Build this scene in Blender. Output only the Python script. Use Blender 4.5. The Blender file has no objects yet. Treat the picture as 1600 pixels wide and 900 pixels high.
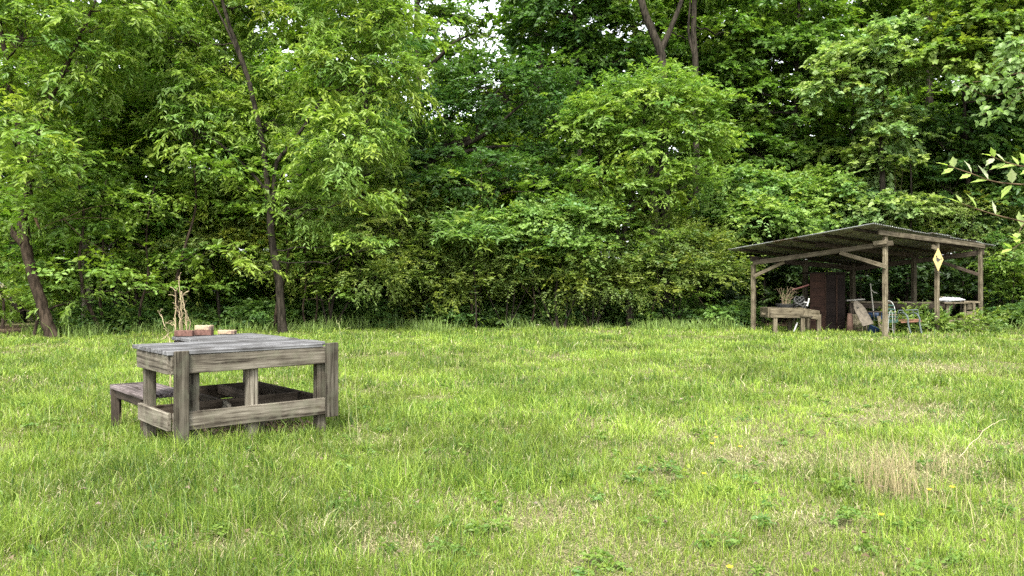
import bpy, bmesh, math, random
import numpy as np
from mathutils import Vector, Matrix, Euler

SC = bpy.context.scene
COL = SC.collection
R = math.radians

# ------------------------------------------------------------------ camera, sky, sun, exposure
HC, F, HZ = 1.45, 1250.0, 440.0
cam_d = bpy.data.cameras.new('camera')
cam = bpy.data.objects.new('camera', cam_d); COL.objects.link(cam)
cam.location = (0, 0, HC); cam.rotation_euler = (R(90), 0, 0)
cam_d.sensor_width = 36; cam_d.lens = 36 * F / 1600.0
cam_d.shift_y = -(450 - HZ) / 1600.0
cam_d.clip_start = 0.1; cam_d.clip_end = 1500
SC.camera = cam

SUN_EL, SUN_AZ = R(52), R(188)        # azimuth clockwise from +Y : the sun is behind the camera, a little to the left
world = bpy.data.worlds.new('World'); SC.world = world; world.use_nodes = True
nt = world.node_tree; nt.nodes.clear()
sky = nt.nodes.new('ShaderNodeTexSky'); sky.sky_type = 'NISHITA'; sky.sun_disc = False
sky.sun_elevation = SUN_EL; sky.sun_rotation = SUN_AZ
sky.air_density = 1.0; sky.dust_density = 3.0; sky.ozone_density = 1.0
hs = nt.nodes.new('ShaderNodeHueSaturation'); hs.inputs['Saturation'].default_value = 0.22
hs.inputs['Value'].default_value = 1.0
bg = nt.nodes.new('ShaderNodeBackground'); bg.inputs['Strength'].default_value = 0.13
wo = nt.nodes.new('ShaderNodeOutputWorld')
nt.links.new(sky.outputs[0], hs.inputs['Color']); nt.links.new(hs.outputs[0], bg.inputs['Color'])
nt.links.new(bg.outputs[0], wo.inputs[0])

sun_d = bpy.data.lights.new('sun', 'SUN'); sun_d.energy = 1.5; sun_d.angle = R(11)
sun_d.color = (1.0, 0.955, 0.88)
sun = bpy.data.objects.new('sun', sun_d); COL.objects.link(sun)
sdir = Vector((math.sin(SUN_AZ) * math.cos(SUN_EL), math.cos(SUN_AZ) * math.cos(SUN_EL), math.sin(SUN_EL)))
sun.rotation_euler = (-sdir).to_track_quat('-Z', 'Y').to_euler()
sun.location = (0, -10, 30)

vs = SC.view_settings
vs.view_transform = 'Standard'; vs.look = 'None'; vs.gamma = 1.0; vs.use_curve_mapping = False
vs.exposure = 2.55
cy = SC.cycles
cy.max_bounces = 8; cy.diffuse_bounces = 5; cy.glossy_bounces = 1; cy.transmission_bounces = 5
cy.transparent_max_bounces = 4; cy.caustics_reflective = False; cy.caustics_refractive = False
cy.use_denoising = False

# ------------------------------------------------------------------ helpers
def PW(px, py, Y):
    return np.array([(px - 800.0) * Y / F, Y, HC + (HZ - py) * Y / F])
def GX(px, Y): return (px - 800.0) * Y / F

class VNoise:
    def __init__(s, seed, n=64):
        s.g = np.random.default_rng(seed).random((n, n)); s.n = n
    def __call__(s, x, y):
        x = np.asarray(x, float); y = np.asarray(y, float)
        xi = np.floor(x).astype(int); yi = np.floor(y).astype(int)
        fx = x - xi; fy = y - yi
        fx = fx * fx * (3 - 2 * fx); fy = fy * fy * (3 - 2 * fy)
        n = s.n; a = s.g[xi % n, yi % n]; b = s.g[(xi + 1) % n, yi % n]
        c = s.g[xi % n, (yi + 1) % n]; d = s.g[(xi + 1) % n, (yi + 1) % n]
        return (a * (1 - fx) + b * fx) * (1 - fy) + (c * (1 - fx) + d * fx) * fy
N1, N2, N3, N4 = VNoise(1), VNoise(2), VNoise(3), VNoise(4)

def ground_z(x, y):
    return 0.07 * (N1(np.asarray(x) * .35, np.asarray(y) * .35) - .5) + 0.03 * (N2(np.asarray(x) * 1.4, np.asarray(y) * 1.4) - .5)

EDGE_PX = [-3000, 0, 120, 250, 420, 600, 800, 1100, 1175, 1560, 1620, 4000]
EDGE_Y = [19, 20.8, 21.3, 22.2, 23.5, 24.6, 24.9, 24.9, 24.4, 24.6, 23.8, 23]
def edge_y(x, y):
    px = 800 + 1250 * np.asarray(x) / np.maximum(np.asarray(y), 1.0)
    return np.interp(px, EDGE_PX, EDGE_Y)

def tagp(o, label=None, cat=None, group=None, kind=None):
    if label: o['label'] = label
    if cat: o['category'] = cat
    if group: o['group'] = group
    if kind: o['kind'] = kind
    return o

def thing(name, loc, label, cat, group=None, kind=None):
    o = bpy.data.objects.new(name, None); COL.objects.link(o)
    o.location = Vector(loc); o.empty_display_size = .1
    return tagp(o, label, cat, group, kind)

def link(name, me, mat, parent=None, mw=None):
    o = bpy.data.objects.new(name, me); COL.objects.link(o)
    if mat: me.materials.append(mat)
    mw = mw or Matrix.Identity(4)
    if parent is not None:
        o.parent = parent
        pm = Matrix.Translation(parent.location)
        g = parent.parent
        # parents are only translated (things) or carry their own matrix (parts)
        pm = parent.matrix_basis.copy() if g is None else g.matrix_basis @ parent.matrix_basis
        o.matrix_basis = pm.inverted() @ mw
    else:
        o.matrix_basis = mw
    return o

def fast_mesh(name, V, faces, C=None, smooth=False):
    """V (n,3); faces: list of int arrays (m,k)"""
    me = bpy.data.meshes.new(name)
    V = np.asarray(V, np.float32)
    faces = [np.asarray(f, np.int32) for f in faces if len(f)]
    nl = sum(f.size for f in faces); nf = sum(len(f) for f in faces)
    me.vertices.add(len(V)); me.vertices.foreach_set('co', V.ravel())
    me.loops.add(nl); me.loops.foreach_set('vertex_index', np.concatenate([f.ravel() for f in faces]))
    tot = np.concatenate([np.full(len(f), f.shape[1], np.int32) for f in faces])
    st = np.zeros(nf, np.int32); st[1:] = np.cumsum(tot)[:-1]
    me.polygons.add(nf); me.polygons.foreach_set('loop_start', st); me.polygons.foreach_set('loop_total', tot)
    me.polygons.foreach_set('use_smooth', np.full(nf, smooth, bool))
    a = me.color_attributes.new('Col', 'FLOAT_COLOR', 'POINT')
    if C is None: C = np.ones((len(V), 3))
    c4 = np.ones((len(V), 4), np.float32); c4[:, :3] = C
    a.data.foreach_set('color', c4.ravel())
    me.update(calc_edges=True)
    return me

class MB:
    """collects geometry of ONE part"""
    def __init__(s): s.V = []; s.F = {}; s.C = []; s.n = 0
    def add(s, V, F, c=(1, 1, 1)):
        V = np.asarray(V, float); F = np.asarray(F, int)
        s.V.append(V); s.F.setdefault(F.shape[1], []).append(F + s.n)
        c = np.asarray(c, float)
        s.C.append(np.broadcast_to(c, (len(V), 3)) if c.ndim == 1 else c); s.n += len(V)
    def box(s, c, sz, rot=None, col=(1, 1, 1), bev=0.0):
        c = np.asarray(c, float); h = np.asarray(sz, float) / 2
        if bev <= 0: bev = min(h) * .08
        b = min(bev, min(h) * .45)
        # chamfered box: 24 verts
        V = []; idx = {}
        for sx in (-1, 1):
            for sy in (-1, 1):
                for sz_ in (-1, 1):
                    for ax in range(3):
                        p = np.array([sx * h[0], sy * h[1], sz_ * h[2]], float)
                        for k in range(3):
                            if k != ax: p[k] -= (sx, sy, sz_)[k] * b
                        idx[(sx, sy, sz_, ax)] = len(V); V.append(p)
        Q = []; T = []
        for ax in range(3):
            o1, o2 = [k for k in range(3) if k != ax]
            for sg in (-1, 1):
                q = []
                for (a, bb) in ((-1, -1), (1, -1), (1, 1), (-1, 1)):
                    s3 = [0, 0, 0]; s3[ax] = sg; s3[o1] = a; s3[o2] = bb
                    q.append(idx[(*s3, ax)])
                Q.append(q)
        for ax in range(3):            # edges parallel to ax
            o1, o2 = [k for k in range(3) if k != ax]
            for a in (-1, 1):
                for bb in (-1, 1):
                    k0 = [0, 0, 0]; k0[o1] = a; k0[o2] = bb; k1 = list(k0); k0[ax] = -1; k1[ax] = 1
                    Q.append([idx[(*k0, o1)], idx[(*k1, o1)], idx[(*k1, o2)], idx[(*k0, o2)]])
        for sx in (-1, 1):
            for sy in (-1, 1):
                for sz_ in (-1, 1): T.append([idx[(sx, sy, sz_, k)] for k in range(3)])
        V = np.array(V)
        if rot is not None: V = V @ np.array(rot).T
        V = V + c
        n0 = s.n
        s.add(V, Q, col); s.F.setdefault(3, []).append(np.array(T) + n0)
    def tube(s, pts, rad, sides=6, col=(1, 1, 1), cap=True):
        P = np.asarray(pts, float); n = len(P)
        rad = np.broadcast_to(np.asarray(rad, float), (n,))
        T = np.gradient(P, axis=0); T /= np.linalg.norm(T, axis=1, keepdims=True) + 1e-9
        up = np.array([0, 0, 1.0]) if abs(T[0][2]) < .9 else np.array([1.0, 0, 0])
        a = np.cross(T, up); a /= np.linalg.norm(a, axis=1, keepdims=True) + 1e-9
        for i in range(1, n):
            if a[i] @ a[i - 1] < 0: a[i] = -a[i]
        b = np.cross(T, a)
        th = np.linspace(0, 2 * math.pi, sides, endpoint=False)
        V = P[:, None] + rad[:, None, None] * (np.cos(th)[None, :, None] * a[:, None] + np.sin(th)[None, :, None] * b[:, None])
        V = V.reshape(-1, 3)
        i = np.arange(n - 1)[:, None] * sides; j = np.arange(sides)[None]; j2 = (j + 1) % sides
        Q = np.stack([i + j, i + j2, i + sides + j2, i + sides + j], -1).reshape(-1, 4)
        n0 = s.n
        s.add(V, Q, col)
        if cap:
            for base, pt in ((0, P[0]), ((n - 1) * sides, P[-1])):
                cv = s.n
                s.add([pt], [[0, 0, 0]], col); s.F[3].pop() if False else None
                s.F[3][-1] = np.array([[n0 + base + k, n0 + base + (k + 1) % sides, cv] for k in range(sides)])
    def lathe(s, prof, c=(0, 0, 0), n=20, col=(1, 1, 1)):
        th = np.linspace(0, 2 * math.pi, n, endpoint=False); prof = np.asarray(prof, float)
        V = np.stack([prof[:, 0][:, None] * np.cos(th), prof[:, 0][:, None] * np.sin(th), np.repeat(prof[:, 1][:, None], n, 1)], -1).reshape(-1, 3) + np.asarray(c)
        i = np.arange(len(prof) - 1)[:, None] * n; j = np.arange(n)[None]; j2 = (j + 1) % n
        s.add(V, np.stack([i + j, i + j2, i + n + j2, i + n + j], -1).reshape(-1, 4), col)
    def build(s, name, mat, parent=None, mw=None, smooth=False):
        V = np.concatenate(s.V)
        if mw is None and parent is not None:      # keep vertices near the parent's origin
            g = parent.parent
            pm = parent.matrix_basis if g is None else g.matrix_basis @ parent.matrix_basis
            t = pm.to_translation(); V = V - np.array(t); mw = Matrix.Translation(t)
        me = fast_mesh(name, V, [np.concatenate(f) for f in s.F.values()], np.concatenate(s.C), smooth)
        return link(name, me, mat, parent, mw)

def frame_from(p0, p1, up=(0, 0, 1)):
    x = Vector(p1) - Vector(p0); L = x.length; x.normalize()
    up = Vector(up)
    if abs(x.dot(up)) > .98: up = Vector((0, 1, 0))
    y = up.cross(x).normalized(); z = x.cross(y)
    m = Matrix((x, y, z)).transposed().to_4x4(); m.translation = (Vector(p0) + Vector(p1)) / 2
    return m, L

def beam(name, p0, p1, w, h, mat, parent, up=(0, 0, 1), bev=.005, tint=None, warp=.0):
    """board from p0 to p1: w across (local Y), h along 'up' (local Z). Local X is the grain."""
    m, L = frame_from(p0, p1, up)
    mb = MB(); t = tint if tint is not None else random.uniform(.85, 1.1)
    mb.box((0, 0, 0), (L, w, h), col=(t, t, t), bev=bev)
    return mb.build(name, mat, parent, mw=m)

# ------------------------------------------------------------------ materials
def mat_base(name):
    m = bpy.data.materials.new(name); m.use_nodes = True
    nt = m.node_tree; nt.nodes.clear()
    out = nt.nodes.new('ShaderNodeOutputMaterial')
    return m, nt, out
def node(nt, t, **kw):
    n = nt.nodes.new(t)
    for k, v in kw.items(): setattr(n, k, v)
    return n
def ramp(nt, stops):
    r = nt.nodes.new('ShaderNodeValToRGB'); e = r.color_ramp.elements
    while len(e) < len(stops): e.new(.5)
    for i, (p, c) in enumerate(stops):
        e[i].position = p; e[i].color = (*c, 1)
    return r
def mult(nt, a, b):
    m = nt.nodes.new('ShaderNodeMix'); m.data_type = 'RGBA'; m.blend_type = 'MULTIPLY'; m.inputs[0].default_value = 1
    nt.links.new(a, m.inputs[6]); nt.links.new(b, m.inputs[7]); return m.outputs[2]

def leaf_mat(name, trans=.48, gloss=.35, tcol=(1.08, 1.25, .62)):
    m, nt, out = mat_base(name)
    at = node(nt, 'ShaderNodeAttribute', attribute_name='Col')
    pr = node(nt, 'ShaderNodeBsdfPrincipled'); pr.inputs['Roughness'].default_value = .48
    pr.inputs['Specular IOR Level'].default_value = gloss
    tr = node(nt, 'ShaderNodeBsdfTranslucent')
    tc = node(nt, 'ShaderNodeRGB'); tc.outputs[0].default_value = (*tcol, 1)
    nt.links.new(at.outputs[0], pr.inputs['Base Color'])
    nt.links.new(mult(nt, at.outputs[0], tc.outputs[0]), tr.inputs[0])
    mx = node(nt, 'ShaderNodeMixShader'); mx.inputs[0].default_value = trans
    nt.links.new(pr.outputs[0], mx.inputs[1]); nt.links.new(tr.outputs[0], mx.inputs[2])
    nt.links.new(mx.outputs[0], out.inputs[0]); return m

def bark_mat(name, c1, c2, sc=6):
    m, nt, out = mat_base(name)
    tc = node(nt, 'ShaderNodeTexCoord'); mp = node(nt, 'ShaderNodeMapping'); mp.inputs['Scale'].default_value = (sc, sc, sc * .22)
    nz = node(nt, 'ShaderNodeTexNoise'); nz.inputs['Scale'].default_value = 3; nz.inputs['Detail'].default_value = 6
    nt.links.new(tc.outputs['Object'], mp.inputs[0]); nt.links.new(mp.outputs[0], nz.inputs[0])
    rp = ramp(nt, [(.35, c1), (.65, c2)]); nt.links.new(nz.outputs[0], rp.inputs[0])
    at = node(nt, 'ShaderNodeAttribute', attribute_name='Col')
    pr = node(nt, 'ShaderNodeBsdfPrincipled'); pr.inputs['Roughness'].default_value = .9; pr.inputs['Specular IOR Level'].default_value = .06
    nt.links.new(mult(nt, rp.outputs[0], at.outputs[0]), pr.inputs['Base Color'])
    bp = node(nt, 'ShaderNodeBump'); bp.inputs['Distance'].default_value = .03; bp.inputs['Strength'].default_value = .8
    nt.links.new(nz.outputs[0], bp.inputs['Height']); nt.links.new(bp.outputs[0], pr.inputs['Normal'])
    nt.links.new(pr.outputs[0], out.inputs[0]); return m

def wood_mat(name, dark, mid, light, lichen=None, rough=.85):
    m, nt, out = mat_base(name)
    tc = node(nt, 'ShaderNodeTexCoord'); oi = node(nt, 'ShaderNodeObjectInfo')
    off = node(nt, 'ShaderNodeVectorMath', operation='SCALE'); off.inputs[0].default_value = (17, 11, 7)
    nt.links.new(oi.outputs['Random'], off.inputs['Scale'])
    ad = node(nt, 'ShaderNodeVectorMath', operation='ADD'); nt.links.new(tc.outputs['Object'], ad.inputs[0]); nt.links.new(off.outputs[0], ad.inputs[1])
    # grain wobbles around knots
    wb = node(nt, 'ShaderNodeTexNoise'); wb.inputs['Scale'].default_value = 2.2; wb.inputs['Detail'].default_value = 1
    nt.links.new(ad.outputs[0], wb.inputs[0])
    sb = node(nt, 'ShaderNodeVectorMath', operation='SCALE'); sb.inputs['Scale'].default_value = .035
    nt.links.new(wb.outputs['Color'], sb.inputs[0])
    ad2 = node(nt, 'ShaderNodeVectorMath', operation='ADD'); nt.links.new(ad.outputs[0], ad2.inputs[0]); nt.links.new(sb.outputs[0], ad2.inputs[1])
    mp = node(nt, 'ShaderNodeMapping'); mp.inputs['Scale'].default_value = (.8, 26, 26)
    nt.links.new(ad2.outputs[0], mp.inputs[0])
    g = node(nt, 'ShaderNodeTexNoise'); g.inputs['Scale'].default_value = 1.6; g.inputs['Detail'].default_value = 5; g.inputs['Roughness'].default_value = .65
    nt.links.new(mp.outputs[0], g.inputs[0])
    rp = ramp(nt, [(.34, dark), (.47, mid), (.68, light)]); nt.links.new(g.outputs[0], rp.inputs[0])
    # broad weathering blotches
    b = node(nt, 'ShaderNodeTexNoise'); b.inputs['Scale'].default_value = 5; b.inputs['Detail'].default_value = 4
    nt.links.new(ad.outputs[0], b.inputs[0])
    r2 = ramp(nt, [(.3, (.55, .53, .5)), (.6, (1.08, 1.07, 1.05))]); nt.links.new(b.outputs[0], r2.inputs[0])
    # knots
    mk = node(nt, 'ShaderNodeMapping'); mk.inputs['Scale'].default_value = (3.2, 9, 9); nt.links.new(ad.outputs[0], mk.inputs[0])
    vo = node(nt, 'ShaderNodeTexVoronoi'); vo.inputs['Scale'].default_value = 1; nt.links.new(mk.outputs[0], vo.inputs[0])
    r3 = ramp(nt, [(.08, (.35, .27, .2)), (.17, (1, 1, 1))]); nt.links.new(vo.outputs['Distance'], r3.inputs[0])
    at = node(nt, 'ShaderNodeAttribute', attribute_name='Col')
    c = mult(nt, mult(nt, mult(nt, rp.outputs[0], r2.outputs[0]), r3.outputs[0]), at.outputs[0])
    if lichen:
        ln = node(nt, 'ShaderNodeTexNoise'); ln.inputs['Scale'].default_value = 9; ln.inputs['Detail'].default_value = 6
        nt.links.new(ad.outputs[0], ln.inputs[0])
        lr = ramp(nt, [(.5, (0, 0, 0)), (.7, (.6, .6, .6))]); nt.links.new(ln.outputs[0], lr.inputs[0])
        mx = node(nt, 'ShaderNodeMix', data_type='RGBA'); nt.links.new(lr.outputs[0], mx.inputs[0]); nt.links.new(c, mx.inputs[6])
        mx.inputs[7].default_value = (*lichen, 1); c = mx.outputs[2]
    pr = node(nt, 'ShaderNodeBsdfPrincipled'); pr.inputs['Roughness'].default_value = rough; pr.inputs['Specular IOR Level'].default_value = .12
    nt.links.new(c, pr.inputs['Base Color'])
    bp = node(nt, 'ShaderNodeBump'); bp.inputs['Distance'].default_value = .004; bp.inputs['Strength'].default_value = .9
    nt.links.new(g.outputs[0], bp.inputs['Height']); nt.links.new(bp.outputs[0], pr.inputs['Normal'])
    nt.links.new(pr.outputs[0], out.inputs[0]); return m

def plain_mat(name, c, rough=.6, metal=0, var=.25, sc=8, spots=None, bump=.002):
    m, nt, out = mat_base(name)
    tc = node(nt, 'ShaderNodeTexCoord'); nz = node(nt, 'ShaderNodeTexNoise'); nz.inputs['Scale'].default_value = sc; nz.inputs['Detail'].default_value = 6
    nt.links.new(tc.outputs['Object'], nz.inputs[0])
    rp = ramp(nt, [(.3, tuple(v * (1 - var) for v in c)), (.7, tuple(min(1, v * (1 + var)) for v in c))]); nt.links.new(nz.outputs[0], rp.inputs[0])
    at = node(nt, 'ShaderNodeAttribute', attribute_name='Col')
    pr = node(nt, 'ShaderNodeBsdfPrincipled'); pr.inputs['Roughness'].default_value = rough; pr.inputs['Metallic'].default_value = metal; pr.inputs['Specular IOR Level'].default_value = .2
    c2 = mult(nt, rp.outputs[0], at.outputs[0])
    if spots:
        n2 = node(nt, 'ShaderNodeTexNoise'); n2.inputs['Scale'].default_value = sc * .6; n2.inputs['Detail'].default_value = 8
        nt.links.new(tc.outputs['Object'], n2.inputs[0]); r2 = ramp(nt, [(.55, (0, 0, 0)), (.66, (1, 1, 1))]); nt.links.new(n2.outputs[0], r2.inputs[0])
        mx = node(nt, 'ShaderNodeMix', data_type='RGBA'); nt.links.new(r2.outputs[0], mx.inputs[0]); nt.links.new(c2, mx.inputs[6])
        mx.inputs[7].default_value = (*spots, 1); c2 = mx.outputs[2]
    nt.links.new(c2, pr.inputs['Base Color'])
    bp = node(nt, 'ShaderNodeBump'); bp.inputs['Distance'].default_value = bump
    nt.links.new(nz.outputs[0], bp.inputs['Height']); nt.links.new(bp.outputs[0], pr.inputs['Normal'])
    nt.links.new(pr.outputs[0], out.inputs[0]); return m

M_LEAF = leaf_mat('leaf')
M_LEAFB = leaf_mat('brightened_leaf', trans=.58)  # leaf copy with more translucency, so shaded background crowns look lit through
M_GRASS = leaf_mat('grass_blade', trans=.35, gloss=.3, tcol=(1.1, 1.15, .6))
M_DRY = leaf_mat('dry_stalk', trans=.15, gloss=.15, tcol=(1, .9, .7))
M_BARK = bark_mat('bark', (.008, .007, .005), (.034, .029, .021))
M_BARKL = bark_mat('pale_bark', (.04, .034, .025), (.12, .105, .08), 4)
M_BARKN = bark_mat('brown_bark', (.012, .009, .006), (.05, .037, .026), 5)
M_TOP = wood_mat('silvered_planks', (.024, .023, .023), (.074, .075, .077), (.148, .151, .156))
M_FRAME = wood_mat('weathered_lumber', (.022, .018, .013), (.088, .078, .06), (.18, .166, .134), lichen=(.10, .098, .068))
M_POST = wood_mat('grey_post', (.012, .010, .007), (.052, .046, .034), (.118, .107, .084), lichen=(.065, .066, .045))
M_BENCH = wood_mat('dark_bench_board', (.022, .018, .017), (.075, .062, .06), (.19, .165, .165))
M_SHEDW = wood_mat('shed_timber', (.03, .025, .015), (.08, .068, .044), (.15, .132, .092))
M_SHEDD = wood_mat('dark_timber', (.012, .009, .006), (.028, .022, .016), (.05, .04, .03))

# ------------------------------------------------------------------ ground
def build_ground():
    xs = np.concatenate([-np.geomspace(500, 34, 14), np.arange(-33.75, 34, .25), np.geomspace(34.2, 500, 14)])
    ys = np.concatenate([-np.geomspace(300, 4, 8), np.arange(-3.5, 45, .25), np.geomspace(45.5, 600, 16)])
    X, Y = np.meshgrid(xs, ys, indexing='ij')
    Z = ground_z(X, Y) * (np.abs(X) < 60)
    V = np.stack([X, Y, Z], -1).reshape(-1, 3)
    n, m = X.shape; i = np.arange(n - 1)[:, None] * m; j = np.arange(m - 1)[None]
    Q = np.stack([i + j, i + m + j, i + m + j + 1, i + j + 1], -1).reshape(-1, 4)
    ey = edge_y(V[:, 0], V[:, 1]) + (N3(V[:, 0] * 1.3, V[:, 1] * 1.3) - .5) * 1.0
    wood = 1 / (1 + np.exp(-(V[:, 1] - ey) * 3))
    wood = np.where((V[:, 1] > 60) | ((V[:, 1] > 26.5) & (V[:, 0] < -.585 * V[:, 1])), 0, wood)
    # worn earth under the table and in the open shed
    def blob(cx, cy, rx, ry): return np.exp(-(((V[:, 0] - cx) / rx) ** 2 + ((V[:, 1] - cy) / ry) ** 2) ** 1.5)
    wood = np.maximum(wood, .9 * blob(-2.5, 7.7, .55, .5)); wood = np.maximum(wood, .85 * blob(11.0, 23.7, 2.6, 1.3))
    wood = np.maximum(wood, .9 * blob(13.9, 22.6, 1.1, .35))
    C = np.stack([wood, wood, wood], -1)
    me = fast_mesh('ground', V, [Q], C, True)
    m_, nt, out = mat_base('ground')
    tc = node(nt, 'ShaderNodeTexCoord')
    def noi(sc, det=6):
        n_ = node(nt, 'ShaderNodeTexNoise'); n_.inputs['Scale'].default_value = sc; n_.inputs['Detail'].default_value = det
        nt.links.new(tc.outputs['Object'], n_.inputs[0]); return n_
    a = noi(75); r1 = ramp(nt, [(.35, (.025, .027, .011)), (.5, (.075, .075, .03)), (.66, (.22, .19, .10))]); nt.links.new(a.outputs[0], r1.inputs[0])
    b = noi(20, 8); r2 = ramp(nt, [(.3, (.018, .012, .007)), (.55, (.06, .04, .024)), (.75, (.14, .1, .065))]); nt.links.new(b.outputs[0], r2.inputs[0])
    at = node(nt, 'ShaderNodeAttribute', attribute_name='Col')
    mx = node(nt, 'ShaderNodeMix', data_type='RGBA'); nt.links.new(at.outputs['Fac'], mx.inputs[0])
    nt.links.new(r1.outputs[0], mx.inputs[6]); nt.links.new(r2.outputs[0], mx.inputs[7])
    pr = node(nt, 'ShaderNodeBsdfPrincipled'); pr.inputs['Roughness'].default_value = .95; pr.inputs['Specular IOR Level'].default_value = .1
    bp = node(nt, 'ShaderNodeBump'); bp.inputs['Distance'].default_value = .03; nt.links.new(b.outputs[0], bp.inputs['Height'])
    nt.links.new(bp.outputs[0], pr.inputs['Normal']); nt.links.new(mx.outputs[2], pr.inputs['Base Color']); nt.links.new(pr.outputs[0], out.inputs[0])
    o = link('ground', me, m_); tagp(o, kind='structure'); return o
build_ground()

# ------------------------------------------------------------------ grass
TA = np.array([-2.85, 6.71]); TU = np.array([.7508, .6606]); TV = np.array([-.6606, .7508])
def blades(x, y, h, w, lean, col, rng, segs=2, az=None):
    n = len(x)
    az = rng.uniform(0, 2 * math.pi, n) if az is None else az
    fa = rng.uniform(0, math.pi, n)
    d = np.stack([np.cos(az), np.sin(az)], -1); wv = np.stack([np.cos(fa), np.sin(fa)], -1) * (w / 2)[:, None]
    z0 = ground_z(x, y) - .01
    V = np.zeros((n, 5, 3))
    def pt(t):
        off = d * (lean * h * t ** 1.8)[:, None]
        zz = z0 + h * (t - .35 * lean * t ** 2.2 * np.minimum(lean, 1.2))
        return np.stack([x + off[:, 0], y + off[:, 1], zz], -1)
    p0, p1, p2 = pt(0.0), pt(.55), pt(1.0)
    w3 = np.concatenate([wv, np.zeros((n, 1))], 1)
    V[:, 0] = p0 - w3; V[:, 1] = p0 + w3; V[:, 2] = p1 + w3 * .85; V[:, 3] = p1 - w3 * .85; V[:, 4] = p2
    i = np.arange(n)[:, None] * 5
    Q = i + np.array([[0, 1, 2, 3]]); T = i + np.array([[3, 2, 4]])
    C = np.repeat(col[:, None], 5, 1)
    return V.reshape(-1, 3), Q, T, C.reshape(-1, 3)

# straw patches seen in the lawn: px, py, rx (m), ry (m)
PATCH = [(1175, 715, .55, .5, 1.0), (1070, 740, .3, .25, .6), (955, 630, .5, .5, .6), (850, 815, .5, .28, .8), (1480, 575, 1.3, 1.0, .75), (590, 690, .3, .25, .5),
         (690, 720, .3, .3, .5), (1390, 720, .7, .6, .6), (1270, 800, .4, .3, .5), (650, 860, .3, .2, .6), (1100, 830, .5, .3, .5), (1560, 700, .6, .5, .45),
         (1180, 690, .9, .5, .5), (330, 860, .3, .2, .5), (930, 870, .3, .2, .6), (480, 560, 1., .8, .35), (1250, 530, 3, .8, .35), (1000, 520, 2, .6, .35), (820, 790, .8, .3, .4), (1440, 640, .8, .8, .4)]
def patchiness(x, y):
    p = np.zeros(len(x))
    for px, py, rx, ry, s in PATCH:
        Y = 1.45 * F / (py - HZ); X = GX(px, Y)
        p = np.maximum(p, s * np.exp(-(((x - X) / rx) ** 2 + ((y - Y) / ry) ** 2)))
    n = N1(x * 1.1 + 5, y * 1.1) * .6 + N2(x * 3 + 9, y * 3) * .4
    return np.clip(p * (.35 + 1.1 * n) + np.clip((n - .66) * 2.0, 0, .45), 0, 1)

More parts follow.
